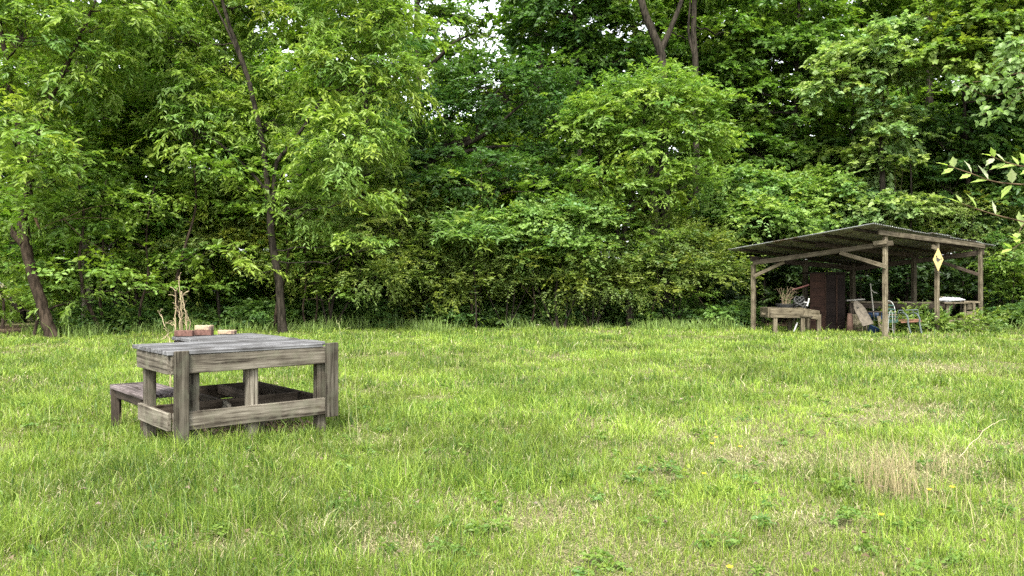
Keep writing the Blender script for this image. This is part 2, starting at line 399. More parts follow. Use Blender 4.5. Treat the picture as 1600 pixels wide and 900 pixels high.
def build_grass():
    rng = np.random.default_rng(5)
    V, Q, T, C, n0 = [], [], [], [], 0
    def push(r):
        nonlocal n0
        V.append(r[0]); Q.append(r[1] + n0); T.append(r[2] + n0); C.append(r[3]); n0 += len(r[0])
    bands = [(2.6, 5, 6200, .0042), (5, 7.5, 4200, .0055), (7.5, 10.5, 2400, .0075), (10.5, 15, 1100, .0105), (15, 20, 620, .015), (20, 26.5, 430, .019)]
    for y0, y1, dens, w0 in bands:
        xm = .70 * y1 + 1.2
        n = int(dens * (y1 - y0) * 2 * xm)
        nc = n // 14
        cx = rng.uniform(-xm, xm, nc); cy_ = rng.uniform(y0, y1, nc)
        ch = rng.normal(1, .34, nc); ct = rng.normal(0, 1, nc)
        k = rng.integers(0, nc, n); sp = .035 + .0035 * y1
        x = cx[k] + rng.normal(0, sp, n); y = cy_[k] + rng.normal(0, sp, n)
        keep = (np.abs(x) < .68 * y + 1.4) & (y < edge_y(x, y) + .5 + (N3(x * 2, y * 2) - .5) * 1.2 + (N2(x * .9, 4.2) - .5) * 1.6)
        # thin under the table, in the shed and on bare straw
        rel = np.stack([x, y], -1) - TA; u = rel @ TU; v = rel @ TV
        tab = ((u > .15) & (u < 1.45) & (v > .12) & (v < .85)) | ((u > .7) & (u < 1.4) & (v > .5) & (v < 1.8))
        keep &= ~(tab & (rng.random(n) > .12))
        shed = np.exp(-(((x - 11.2) / 2.5) ** 2 + ((y - 23.9) / 1.2) ** 2) ** 2); keep &= ~(rng.random(n) < shed * .85)
        dirt = np.exp(-(((x - 13.9) / 1.1) ** 2 + ((y - 22.6) / .35) ** 2)); keep &= ~(rng.random(n) < dirt * .9)
        P = patchiness(x, y)
        keep &= ~(rng.random(n) < P * .42)
        x, y, k, P = x[keep], y[keep], k[keep], P[keep]; n = len(x)
        big = N4(x * .8 + 3, y * .8); med = N3(x * 2.6, y * 2.6)
        h = (.04 + .065 * big ** 1.3 + .09 * med ** 2) * ch[k].clip(.4, 2.0) * rng.uniform(.55, 1.25, n)
        h *= (1 - .5 * P)
        h *= np.where(y < 6.5, .95, 1.0)
        left = np.exp(-(((x + 2.9) / 1.3) ** 2 + ((y - 6.6) / .9) ** 2)); h *= 1 + .1 * left
        lean = np.abs(rng.normal(.5, .4, n)).clip(0, 1.6)
        w = w0 * rng.uniform(.6, 1.35, n)
        g = rng.random(n)
        t = ct[k] * .24 + rng.normal(0, .16, n) + (.5 - big) * .35
        t = np.clip(.5 + t, 0, 1)[:, None]
        base = np.array([.032, .082, .008]) * (1 - t) + np.array([.218, .292, .042]) * t
        
        base = base * (.72 + .62 * N3(x * 1.3 + 11, y * 1.3 + 4)[:, None]) * (.85 + .3 * N1(x * 4, y * 4)[:, None])
        dry = (g < .10 + .75 * P)[:, None]
        ds = rng.random((n, 1))
        straw = np.array([.2, .18, .085]) * (1 - ds) + np.array([.44, .41, .24]) * ds
        col = np.where(dry, straw, base) * rng.uniform(.8, 1.2, (n, 1))
        h = np.where(dry[:, 0], h * .8, h); lean = np.where(dry[:, 0], lean + .5, lean)
        push(blades(x, y, h, w, lean, col, rng))
    # matted thatch lying between the tufts
    for y0, y1, n, w_, hh in ((3, 6, 26000, .0035, .10), (6, 10, 30000, .005, .12), (10, 24, 26000, .012, .14)):
        y = rng.uniform(y0, y1, n); x = rng.uniform(-1, 1, n) * (.68 * y + .5); P = patchiness(x, y)
        kk = rng.random(n) < .25 + P * 1.2; x, y = x[kk], y[kk]; n = len(x)
        push(blades(x, y, rng.uniform(.5, 1.2, n) * hh * .45, np.full(n, w_), rng.uniform(1.5, 3.0, n), np.array([.42, .385, .225]) * rng.uniform(.5, 1.35, (n, 1)), rng))
    # seed stalks standing above the sward
    n = 2600
    y = rng.uniform(3.5, 24, n); x = rng.uniform(-1, 1, n) * (.68 * y + .5)
    keep = N1(x * .7 + 20, y * .7) > .52; x, y = x[keep], y[keep]; n = len(x)
    push(blades(x, y, rng.uniform(.14, .3, n), .0018 + .0003 * y, np.abs(rng.normal(.3, .25, n)), np.array([.25, .25, .1]) * rng.uniform(.8, 1.2, (n, 1)), rng))
    # longer tufts against the legs and along the wood's edge
    xs, ys = [], []
    for (u, v) in [(0.05, -.08), (-.05, .35), (.35, -.12), (.8, -.1), (1.2, -.1), (1.5, 0), (0, .8), (-.02, 1.7), (-.1, 1.2), (1.5, .7), (.6, -.12), (1.0, -.15), (-.1, .1)]:
        p = TA + TU * u + TV * v; m = 70
        xs.append(p[0] + rng.normal(0, .12, m)); ys.append(p[1] + rng.normal(0, .1, m))
    x = np.concatenate(xs); y = np.concatenate(ys); n = len(x)
    push(blades(x, y, rng.uniform(.06, .19, n), np.full(n, .006), np.abs(rng.normal(.5, .3, n)), np.array([.12, .18, .03]) * rng.uniform(.7, 1.25, (n, 1)), rng))
    n = 15000
    x = rng.uniform(-17, 18, n); y = edge_y(x, 23 + 0 * x) + (N2(x * .9, 4.2) - .5) * 2.4 + rng.normal(-.1, .5, n); kk = N3(x * 1.7, y * 1.2) > .42; x, y = x[kk], y[kk]; n = len(x)
    push(blades(x, y, rng.uniform(.08, .5, n) * (.4 + N1(x * 1.1, y)), np.full(n, .02), np.abs(rng.normal(.4, .3, n)), np.array([.12, .18, .04]) * rng.uniform(.6, 1.4, (n, 1)), rng))
    me = fast_mesh('grass', np.concatenate(V), [np.concatenate(Q), np.concatenate(T)], np.concatenate(C))
    o = link('grass', me, M_GRASS); tagp(o, 'long bright green grass with straw patches covering the clearing', 'grass', kind='stuff')
build_grass()

# ------------------------------------------------------------------ foliage
def nrm(a): return a / (np.linalg.norm(a, axis=-1, keepdims=True) + 1e-9)

def leaf_quads(base, d, nrm_, L, W, col, curl=.12, rng=None):
    n = len(base)
    w = nrm(np.cross(d, nrm_)) * (W / 2)[:, None]; up = nrm(np.cross(w, d))
    mid = base + d * (L * .45)[:, None] + up * (L * curl)[:, None]
    V = np.stack([base, mid + w, base + d * L[:, None], mid - w], 1).reshape(-1, 3)
    Q = np.arange(n * 4).reshape(n, 4)
    return V, Q, np.repeat(col, 4, 0)

def crown_geo(rng, lobes, dens=1.0, L=.14, W=.065, nspray=9, nleaf=11, sl=.38, droop=.35, flat=.35, bs=.3, c0=(.05, .1, .02), c1=(.11, .19, .035), bough_r=.75, minz=.15, shell=.55, var=.16):
    """lobes (k,6): centre, radii. Returns leaf geometry and bough centres."""
    lobes = np.asarray(lobes, float); k = len(lobes)
    area = (lobes[:, 3] * lobes[:, 5] + lobes[:, 4] * lobes[:, 5] + lobes[:, 3] * lobes[:, 4])
    nb = np.maximum((area * 3.2 * dens / bough_r ** 2).astype(int), 3)
    li = np.repeat(np.arange(k), nb); B = len(li)
    d = nrm(rng.normal(0, 1, (B, 3))); d[:, 2] = np.where(rng.random(B) < .45, np.abs(d[:, 2]), d[:, 2])
    rad = rng.uniform(shell ** 2, 1, B) ** .5 * rng.uniform(.85, 1.15, B)
    bc = lobes[li, :3] + d * rad[:, None] * lobes[li, 3:]
    bc[:, 2] = np.maximum(bc[:, 2], minz)
    out = nrm(d * np.array([1, 1, .5]) / np.maximum(lobes[li, 3:], .2) * .5 + d * .5)
    btint = rng.normal(0, 1, B)
    S = B * nspray; bi = np.repeat(np.arange(B), nspray)
    sp = bc[bi] + rng.normal(0, 1, (S, 3)) * np.array([bs, bs, bs * flat])
    ax = nrm(out[bi] * .8 + rng.normal(0, .55, (S, 3)) * np.array([1, 1, .45]) + np.array([0, 0, .05]))
    n = S * nleaf; si = np.repeat(np.arange(S), nleaf)
    t = np.tile((np.arange(nleaf) + .5) / nleaf, S) + rng.normal(0, .04, n)
    slen = sl * rng.uniform(.7, 1.3, S)[si]
    a = ax[si]; side = nrm(np.cross(a, np.array([0, 0, 1.0]))) * np.where(np.tile(np.arange(nleaf) % 2, S) == 0, 1, -1)[:, None]
    base = sp[si] + a * (t * slen)[:, None]; base[:, 2] -= droop * slen * t ** 2
    dirv = nrm(a * .65 + side * rng.uniform(.5, 1.1, (n, 1)) + rng.normal(0, .28, (n, 3)) - np.array([0, 0, 1.0]) * droop * rng.uniform(.4, 1.5, (n, 1)))
    up = nrm(np.array([0, 0, 1.0]) + rng.normal(0, .45, (n, 3)) + out[bi[si]] * .35)
    Ls = L * rng.uniform(.6, 1.3, n); Ws = W * rng.uniform(.7, 1.3, n)
    tt = np.clip(.5 + btint[bi[si]] * .16 + rng.normal(0, var, n), 0, 1)[:, None]
    c0, c1 = np.array(c0), np.array(c1)
    col = c0 * (1 - tt) + c1 * tt
    hb_ = rng.normal(0, 1, B)[bi[si]][:, None]; col = col * (1 + hb_ * np.array([.10, .03, -.14])).clip(.5, 1.5)
    bsz = rng.uniform(.75, 1.3, B)[bi[si]]; Ls = Ls * bsz; Ws = Ws * bsz
    base[:, 2] = np.maximum(base[:, 2], .03)
    V, Q, C = leaf_quads(base, dirv, up, Ls, Ws, col)
    return V, Q, C, bc, li

def wiggle(rng, p0, p1, n=6, amp=.06, sag=0.0):
    p0, p1 = np.asarray(p0, float), np.asarray(p1, float); L = np.linalg.norm(p1 - p0)
    t = np.linspace(0, 1, n)[:, None]; P = p0 * (1 - t) + p1 * t
    P += rng.normal(0, amp * L / n ** .5, P.shape) * np.sin(t * math.pi)
    P[:, 2] += (sag * L * np.sin(t * math.pi))[:, 0]
    return P
def smooth_path(P, n):
    P = np.asarray(P, float); k = len(P)
    if k < 3:
        t = np.linspace(0, 1, n)[:, None]; return P[0] * (1 - t) + P[-1] * t
    Pe = np.vstack([2 * P[0] - P[1], P, 2 * P[-1] - P[-2]])
    out = []
    for t in np.linspace(0, k - 1 - 1e-6, n):
        i = int(t); f = t - i; a, b, c, d = Pe[i:i + 4]
        out.append(.5 * ((2 * b) + (c - a) * f + (2 * a - 5 * b + 4 * c - d) * f ** 2 + (3 * b - a - 3 * c + d) * f ** 3))
    return np.array(out)

TREE_N = [0]
def tree(name, label, cat, Y, trunk, r0, lobes, group=None, bark=None, limbs=True, extra=(), seed=None, rtop=.25, twigs=.35, mat=None, lobe_dy=0.0, dead=(), limb_r=.4, **kw):
    """trunk: [(px,py[,dy])] from the ground up at depth Y; lobes [(px,py,rpx,rpz[,dy])]; extra: further stems, same format"""
    TREE_N[0] += 1
    rng = np.random.default_rng(seed or 100 + TREE_N[0])
    def w(p): 
        dy = p[2] if len(p) > 2 else 0
        return PW(p[0], p[1], Y + dy)
    tp = np.array([w(p) for p in trunk]); tp[0, 2] = -.12
    root = thing(name, (tp[0][0], tp[0][1], 0), label, cat, group)
    path = smooth_path(tp, 5 * len(tp)); n = len(path)
    path[1:-1] += rng.normal(0, r0 * .05, (n - 2, 3))
    mb = MB(); s = np.linspace(0, 1, n)
    rad = r0 * (1 - (1 - rtop) * s ** .9); rad[:2] *= np.array([1.35, 1.12])
    mb.tube(path, rad, 9)
    nodes = [path]; nrad = [rad]
    for e in extra:
        ep = np.array([w(p) for p in e['p']]); q = smooth_path(ep, 4 * len(ep))
        r_ = np.linspace(e['r'], e['r'] * .3, len(q)); mb.tube(q, r_, 7); nodes.append(q); nrad.append(r_)
    LB = []
    for lb in lobes:
        dy = lb[4] if len(lb) > 4 else 0
        yy = Y + dy + lobe_dy; c = PW(lb[0], lb[1], yy); rx = lb[2] * yy / F; rz = lb[3] * yy / F
        LB.append([*c, rx, min(rx, 2.4) * .85, rz])
    LB = np.array(LB)
    V, Q, C, bc, li = crown_geo(rng, LB, **kw)
    allp = np.vstack(nodes); allr = np.concatenate(nrad)
    if limbs:
        for i, lb in enumerate(LB):
            c = lb[:3]
            cand = allp + 0; dd = np.linalg.norm(cand - c, axis=1) + np.maximum(0, cand[:, 2] - c[2] + .1) * 2.0
            j = int(np.argmin(dd)); 
            if dd[j] > .25:
                P = wiggle(rng, allp[j], c, 8, .12, -.05)
                r1 = min(allr[j] * .6, r0 * limb_r, lb[3] * .042); mb.tube(P, np.linspace(r1, r1 * .35, 8), 6)
            else: P = np.array([c])
            mine = bc[li == i]
            for b in mine[:int(len(mine) * twigs) + 1]:
                p0 = P[rng.integers(len(P) // 2, len(P))]
                rr = max(.006, r0 * .07)
                mb.tube(wiggle(rng, p0, b, 5, .15, .03), np.linspace(rr, rr * .35, 5), 4)
    for dpts in dead:
        dp = smooth_path(np.array([w(p) for p in dpts['p']]), 10)
        mb.tube(dp, np.linspace(dpts['r'], dpts['r'] * .25, 10), 6, col=dpts.get('c', (2.2, 2.1, 1.9)))
    mb.build('trunk', bark or M_BARK, root, smooth=True)
    t = np.array(root.location)
    me = fast_mesh('crown', V - t, [Q], C)
    link('crown', me, mat or M_LEAF, root, Matrix.Translation(root.location))
    return root

BR0, BR1 = (.10, .175, .025), (.23, .32, .055)       # bright spring leaf
MD0, MD1 = (.08, .15, .022), (.185, .28, .045)    # mid green
DK0, DK1 = (.04, .09, .018), (.09, .165, .03)    # dark green
OL0, OL1 = (.12, .18, .032), (.26, .32, .07)     # olive privet

# --- the tree at the lawn's edge behind the table
tree('ash_tree', 'slender dark-trunked tree with bright drooping leaflets behind the weathered table', 'tree', 22.3,
     [(442, 520), (436, 445), (422, 350), (414, 250), (388, 125), (352, 20), (335, -60)], .13,
     [(415, 195, 95, 50, 1.3), (325, 110, 80, 66, 1.2), (500, 115, 72, 66, -.5), (590, 130, 70, 62), (555, 30, 90, 60), (430, 20, 80, 60, 1.2), (545, 215, 80, 42, -.5),
      (520, 255, 66, 36, -1.0), (300, 215, 70, 45), (350, 290, 50, 28, .5), (255, 60, 80, 60), (600, 55, 60, 60), (480, 320, 45, 26, -.3), (560, 310, 40, 18, -1),
      (575, 385, 28, 13, -.8), (380, 412, 30, 13, -1), (540, 378, 30, 12, .3), (290, 150, 60, 50), (640, 130, 30, 40), (385, 25, 60, 50, 1.5), (310, -40, 120, 60, 1), (520, -50, 130, 60)],
     extra=[{'p': [(424, 352), (428, 300), (432, 255), (455, 225), (500, 160), (545, 75), (590, 0)], 'r': .075},
            {'p': [(418, 300), (385, 262), (330, 215), (270, 190)], 'r': .05}, {'p': [(392, 135), (362, 60), (320, -20)], 'r': .06}],
     L=.19, W=.06, nspray=8, nleaf=10, sl=.42, droop=.75, bough_r=.62, c0=BR0, c1=BR1, dens=.8, bs=.3, twigs=.45, seed=11)
# --- left edge tree with a broken stub
tree('leaning_tree', 'thick crooked trunk with a broken stub at the left end of the lawn edge', 'tree', 20.6,
     [(84, 530), (66, 478), (46, 410), (34, 350), (42, 300), (30, 210), (8, 80), (-20, -60)], .165,
     [(40, 245, 62, 42, -1.5), (25, 205, 55, 40, -1), (75, 280, 34, 20, -1.5), (120, 470, 50, 24, 1), (20, 470, 40, 26, 1.5), (60, 330, 40, 16, -.5), (40, 60, 90, 70, -.5), (140, 50, 80, 60), (100, 130, 80, 50), (10, 130, 70, 60, .5), (190, 10, 80, 60),
      (-50, 180, 70, 90), (-40, 20, 90, 90), (60, -60, 160, 70), (155, 110, 60, 40)],
     extra=[{'p': [(38, 380), (22, 365), (18, 350)], 'r': .14}, {'p': [(44, 300), (60, 200), (110, 90), (150, 0)], 'r': .1}],
     dead=[{'p': [(46, 315), (57, 345), (62, 358)], 'r': .06, 'c': (3.2, 2.9, 2.5)},
           {'p': [(62, 358), (90, 345), (115, 342), (150, 340), (185, 343)], 'r': .012}, {'p': [(100, 343), (130, 372), (150, 383), (172, 402)], 'r': .012}, {'p': [(95, 344), (140, 325), (190, 318)], 'r': .012}],
     bark=M_BARKN, L=.17, W=.065, droop=.6, nspray=8, nleaf=10, c0=BR0, c1=BR1, dens=.75, bough_r=.65, seed=12)
# --- mid-depth trees on the left; leaf colour lifted in place of missing light
tree('tulip_tree', 'straight pale-barked trunk rising between the crooked tree and the dark double trunks', 'tree', 24,
     [(140, 515), (134, 420), (130, 300), (126, 200), (122, 50), (118, -100)], .2,
     [(150, 250, 90, 60), (110, 330, 80, 45), (200, 180, 80, 60), (60, 150, 80, 60), (180, 380, 70, 40), (130, -20, 120, 60), (240, 300, 70, 50), (90, 400, 55, 30), (190, 90, 60, 40)],
     bark=M_BARKL, mat=M_LEAFB, c0=MD0, c1=(.23, .34, .05), L=.17, W=.1, dens=.95, seed=13)
tree('double_oak', 'dark straight trunk left of the leaning dark trunk in the shaded wood', 'tree', 25,
     [(184, 512), (186, 420), (192, 300), (200, 150), (208, -60)], .24,
     [(240, 120, 80, 50), (200, 230, 80, 60), (170, 320, 70, 50), (260, 380, 70, 45), (150, -30, 110, 60), (310, 330, 60, 40), (160, 420, 60, 35), (100, 440, 50, 25), (230, 450, 50, 22), (60, 350, 60, 50), (340, 240, 80, 60), (430, 260, 80, 60), (20, 420, 50, 30)], c0=(.1, .18, .025), c1=(.24, .35, .055), L=.17, W=.09, dens=.9, mat=M_LEAFB, seed=14)
tree('leaning_oak', 'thick dark trunk leaning right behind the dead stalks', 'tree', 24.6,
     [(218, 514), (228, 440), (240, 370), (252, 250), (262, 100), (270, -80)], .3,
     [(280, 250, 80, 60), (330, 320, 70, 45), (300, 400, 60, 30), (240, 180, 70, 50), (290, -10, 120, 60), (380, 270, 60, 50)], c0=(.1, .18, .025), c1=(.24, .35, .055), L=.17, W=.09, dens=.9, mat=M_LEAFB, seed=15)
# --- understory behind the ash tree
tree('hornbeam', 'slim understory tree with fine olive foliage left of the slender tree', 'tree', 24.5,
     [(345, 512), (340, 460), (330, 390), (325, 330)], .06,
     [(330, 370, 75, 35), (400, 390, 60, 32), (270, 415, 55, 28), (360, 330, 70, 35), (300, 340, 55, 30)], c0=OL0, c1=OL1, L=.11, W=.055, dens=1.9, nspray=13, nleaf=13, seed=16)
tree('privet_tree', 'wide feathery olive shrub arching to the right of the slender tree', 'shrub', 24.2,
     [(515, 512), (520, 470), (530, 430), (545, 400)], .05,
     [(520, 390, 70, 32), (590, 430, 60, 18, -.8), (470, 420, 55, 26), (560, 350, 60, 36), (490, 345, 60, 30), (630, 330, 55, 50, .5), (620, 400, 40, 25), (600, 280, 45, 40, .8)],
     extra=[{'p': [(512, 512), (500, 460), (485, 420)], 'r': .04}, {'p': [(522, 511), (560, 450), (600, 425)], 'r': .035}],
     c0=OL0, c1=OL1, L=.105, W=.052, dens=1.6, nspray=13, nleaf=13, sl=.5, seed=17, dead=[{'p': [(560, 440), (575, 380), (600, 350), (640, 330)], 'r': .015}, {'p': [(600, 430), (625, 390), (632, 350)], 'r': .015}])
# --- centre
tree('beech_tree', 'dark-green domed tree with arching black limbs in the middle of the wood', 'tree', 26.5,
     [(612, 508), (614, 440), (628, 350), (655, 280), (690, 235), (735, 215)], .27,
     [(790, 150, 95, 60), (700, 185, 60, 46), (860, 195, 55, 66, .8), (680, 250, 60, 45), (760, 262, 70, 26, -1), (700, 290, 70, 30, -1.2), (820, 290, 60, 26, -.5), (650, 200, 45, 50),
      (740, 120, 60, 40), (845, 130, 50, 45), (870, 260, 40, 40)],
     extra=[{'p': [(690, 240), (735, 222), (765, 205), (793, 182), (830, 150)], 'r': .1}, {'p': [(700, 245), (740, 234), (790, 228), (835, 232)], 'r': .08}, {'p': [(745, 215), (750, 180), (775, 145), (800, 125)], 'r': .06}],
     c0=DK0, c1=(.085, .16, .035), L=.13, W=.075, dens=1.0, flat=.25, droop=.25, nspray=11, nleaf=11, seed=18)
tree('hickory_tree', 'tall thick trunk with dark crown behind the domed dark-green tree', 'tree', 31,
     [(660, 500), (658, 380), (655, 200), (652, 50), (650, -80)], .3,
     [(700, 20, 60, 30), (640, -40, 80, 50), (700, 90, 45, 22), (610, 300, 60, 60), (700, 330, 60, 50), (860, 60, 50, 24), (780, -50, 60, 34)],
     extra=[{'p': [(656, 120), (690, 85), (712, 65), (745, 50)], 'r': .1}, {'p': [(655, 180), (672, 140), (700, 100)], 'r': .08}], c0=DK0, c1=MD1, L=.2, W=.11, dens=.6, seed=19)
tree('poplar_tree', 'tall tree filling the top centre with deep green rounded leaves', 'tree', 30,
     [(905, 500), (900, 380), (905, 200), (900, 60), (890, -80)], .22,
     [(880, 20, 75, 40), (850, -30, 80, 40), (930, 60, 60, 45), (960, 10, 60, 45), (820, 45, 40, 24), (930, 150, 60, 50), (880, 180, 45, 40), (980, 90, 60, 40)], c0=DK0, c1=(.085, .16, .03), L=.2, W=.12, dens=.75, nspray=9, seed=20)
tree('pear_tree', 'rounded bright-green tree with a lit domed crown right of centre', 'tree', 25.2,
     [(985, 512), (982, 440), (972, 390), (985, 320), (1000, 240), (1010, 160)], .13,
     [(1000, 165, 85, 48, -.4), (945, 200, 58, 50), (1070, 190, 60, 55), (1010, 225, 75, 48, -.8), (1100, 240, 36, 50, .3), (930, 285, 42, 26, -.8), (1075, 290, 48, 30, -.8),
      (1000, 300, 45, 24, -.6), (1050, 140, 55, 30), (960, 150, 45, 30), (905, 225, 28, 35)],
     extra=[{'p': [(975, 400), (955, 330), (940, 280), (935, 220)], 'r': .07}, {'p': [(985, 330), (1030, 270), (1060, 210)], 'r': .07}],
     c0=(.09, .165, .025), c1=(.21, .31, .055), L=.15, W=.07, dens=1.0, droop=.4, flat=.3, nspray=10, bough_r=.62, seed=21)
tree('vine_mound', 'vine-smothered shrub mound with small pale-green leaves in the middle edge', 'shrub', 24.7,
     [(872, 512), (868, 470), (872, 430), (880, 400)], .06,
     [(880, 345, 75, 26), (830, 350, 45, 30), (935, 345, 40, 28), (870, 385, 55, 28, -.4), (910, 385, 40, 22), (905, 410, 18, 18, -.3), (810, 390, 40, 30, .4)],
     extra=[{'p': [(880, 512), (905, 450), (925, 400)], 'r': .03}, {'p': [(866, 512), (840, 450), (825, 400)], 'r': .03}, {'p': [(884, 512), (886, 470), (882, 440)], 'r': .022}],
     c0=(.10, .18, .035), c1=(.22, .32, .08), L=.11, W=.09, dens=1.15, nspray=12, nleaf=9, bs=.24, bough_r=.5, seed=22)
tree('silk_tree', 'small umbrella-topped sapling with flat pinnate bluish leaves', 'sapling', 24.2,
     [(745, 512), (743, 460), (740, 400), (740, 368)], .03,
     [(740, 352, 36, 11), (722, 362, 28, 9), (765, 366, 28, 9), (738, 374, 30, 8, -.3)], c0=(.09, .16, .035), c1=(.19, .29, .065), L=.24, W=.07, dens=1.5, flat=.15, droop=.25, nspray=7, nleaf=12, sl=.5, bough_r=.5, seed=23)
for k, (bx, lb, lab) in enumerate([
        (790, [(760, 440, 50, 26), (800, 410, 50, 22), (720, 420, 40, 24)], 'low dark feathery shrub under the umbrella-topped sapling'),
        (925, [(930, 420, 50, 14, -.6), (900, 445, 60, 20), (960, 440, 45, 20), (975, 405, 35, 20)], 'feathery olive shrub with flat arching sprays beneath the bright domed tree'),
        (1050, [(1050, 420, 60, 26), (1090, 390, 60, 26), (1010, 450, 45, 20), (1120, 430, 50, 30), (1040, 370, 45, 26)], 'tangled olive thicket left of the shed'),
        (690, [(680, 400, 50, 30), (650, 440, 45, 26), (710, 460, 50, 24), (650, 370, 40, 30), (640, 480, 30, 14)], 'tangled brownish shrub around the thick dark trunk in the middle')]):
    tree('privet_shrub', lab, 'shrub', 24.8 + .2 * k, [(bx, 512), (bx + 3, 470), (bx + 8, 420)], .035, lb,
         extra=[{'p': [(bx + 4, 512), (bx + 35, 450), (bx + 55, 420)], 'r': .02}, {'p': [(bx - 3, 512), (bx - 30, 455), (bx - 45, 430)], 'r': .02}, {'p': [(bx + 8, 512), (bx + 14, 450), (bx + 5, 400)], 'r': .022}],
         dead=[{'p': [(bx + 30, 400), (bx + 60, 380), (bx + 90, 384)], 'r': .014, 'c': (3, 2.8, 2.4)}, {'p': [(bx + 20, 440), (bx + 45, 470), (bx + 60, 500)], 'r': .014, 'c': (3, 2.8, 2.4)}],
         c0=OL0, c1=(.15, .19, .04), L=.1, W=.05, dens=1.35, nspray=12, nleaf=12, sl=.5, flat=.25, droop=.2, bough_r=.6, seed=40 + k)
# --- right of centre, behind the shed
tree('vine_thicket', 'broad bright mound of vines spilling over behind the shed roof', 'shrub', 28,
     [(1190, 500), (1195, 440), (1200, 380)], .08,
     [(1200, 310, 75, 28), (1140, 330, 60, 34), (1260, 310, 60, 34), (1190, 350, 80, 34, -1), (1110, 365, 45, 30), (1290, 290, 40, 24), (1170, 285, 50, 16), (1250, 345, 50, 26), (1300, 330, 40, 30)],
     c0=(.10, .18, .035), c1=(.23, .33, .08), L=.13, W=.11, dens=1.25, nspray=12, nleaf=9, bs=.26, bough_r=.55, seed=50)
tree('silk_tree', 'pinnate-leaved tree crown showing just above the shed roof ridge', 'tree', 28.5,
     [(1345, 500), (1345, 420), (1345, 360)], .05, [(1345, 315, 42, 12), (1375, 320, 30, 10), (1325, 335, 36, 14), (1385, 335, 25, 10)],
     c0=(.05, .11, .03), c1=(.1, .18, .05), L=.3, W=.09, dens=1.4, flat=.15, nspray=7, nleaf=12, sl=.6, bough_r=.6, seed=51)
tree('maple_tree', 'tall dense maple filling the wood above the vine mound', 'tree', 31,
     [(1230, 490), (1232, 380), (1240, 250), (1245, 100), (1250, -60)], .2,
     [(1210, 90, 85, 55), (1180, 170, 75, 50), (1260, 180, 60, 60), (1150, 60, 50, 40), (1230, 20, 80, 50), (1160, 240, 70, 36), (1250, 260, 55, 40), (1290, 60, 55, 50), (1130, 130, 45, 50)],
     c0=MD0, c1=(.12, .2, .036), L=.19, W=.13, dens=.95, flat=.25, seed=52)
tree('maple_tree', 'pale-topped maple draped with hanging vines behind the shed ridge', 'tree', 27.5,
     [(1384, 495), (1384, 400), (1380, 300), (1376, 220), (1378, 140), (1385, 70)], .15,
     [(1370, 85, 60, 34, -.6), (1420, 75, 30, 28), (1310, 135, 42, 24, -.6), (1330, 95, 40, 26), (1380, 125, 55, 26, -.4), (1280, 150, 25, 16, -.3), (1400, 60, 40, 20), (1370, 260, 45, 30, .3), (1400, 210, 40, 24, -.4), (1350, 330, 50, 26, .2), (1410, 330, 40, 26, -.3), (1385, 180, 36, 18, -.5)],
     extra=[{'p': [(1382, 260), (1374, 200), (1368, 170)], 'r': .05}, {'p': [(1415, 500), (1420, 400), (1424, 300), (1418, 180)], 'r': .06}],
     dead=[{'p': [(1396, 150), (1398, 260), (1402, 380)], 'r': .014}, {'p': [(1408, 130), (1412, 230), (1405, 330)], 'r': .014}, {'p': [(1360, 150), (1374, 178), (1392, 182)], 'r': .025}, {'p': [(1416, 130), (1422, 160), (1426, 190)], 'r': .03}],
     c0=(.13, .2, .055), c1=(.29, .38, .13), L=.17, W=.14, dens=1.15, flat=.3, bough_r=.6, seed=53)
tree('shaded_maple', 'shaded mid-green tree behind the hanging vines', 'tree', 30,
     [(1340, 495), (1338, 380), (1330, 260), (1335, 100)], .16,
     [(1320, 200, 60, 50), (1410, 220, 50, 50), (1350, 260, 60, 44), (1420, 290, 50, 36), (1290, 240, 40, 40), (1440, 180, 40, 50)], c0=DK0, c1=MD1, L=.18, W=.12, dens=.9, seed=54)
tree('sycamore_tree', 'yellow-green maple high on the right beside a bare pale twig', 'tree', 25.5,
     [(1665, 510), (1660, 400), (1640, 250), (1610, 120), (1570, 0)], .15,
     [(1530, 70, 60, 40), (1490, 100, 45, 32), (1560, 25, 60, 40), (1510, 50, 50, 34), (1590, 80, 40, 40), (1500, 10, 45, 24), (1480, 60, 28, 18), (1620, 20, 60, 50)],
     dead=[{'p': [(1585, 60), (1520, 85), (1450, 90), (1440, 80), (1455, 100), (1485, 118), (1510, 122)], 'r': .02, 'c': (3.2, 3, 2.6)}, {'p': [(1440, 80), (1470, 82), (1500, 98)], 'r': .014, 'c': (3.2, 3, 2.6)}],
     c0=(.11, .175, .03), c1=(.22, .30, .06), L=.18, W=.15, dens=.95, flat=.3, bough_r=.6, seed=55)
tree('dark_maple', 'dark-leaved tree filling the right edge beyond the shed', 'tree', 28,
     [(1530, 505), (1525, 400), (1510, 250), (1505, 120)], .18,
     [(1500, 210, 60, 45), (1560, 190, 60, 50), (1540, 260, 60, 45), (1470, 290, 50, 40), (1610, 260, 60, 60), (1460, 220, 40, 45), (1580, 320, 50, 34), (1600, 140, 50, 50)], c0=DK0, c1=(.08, .15, .03), L=.17, W=.11, dens=.95, flat=.25, seed=56)
tree('privet_tree', 'feathery olive shrub rising behind the right half of the shed roof', 'shrub', 28,
     [(1500, 505), (1505, 440), (1510, 380)], .05,
     [(1500, 345, 60, 28), (1560, 350, 50, 30), (1450, 335, 45, 26), (1590, 380, 50, 40), (1420, 340, 35, 22), (1530, 380, 50, 26)], c0=OL0, c1=(.17, .21, .06), L=.1, W=.055, dens=1.1, nspray=12, nleaf=12, sl=.5, seed=57)
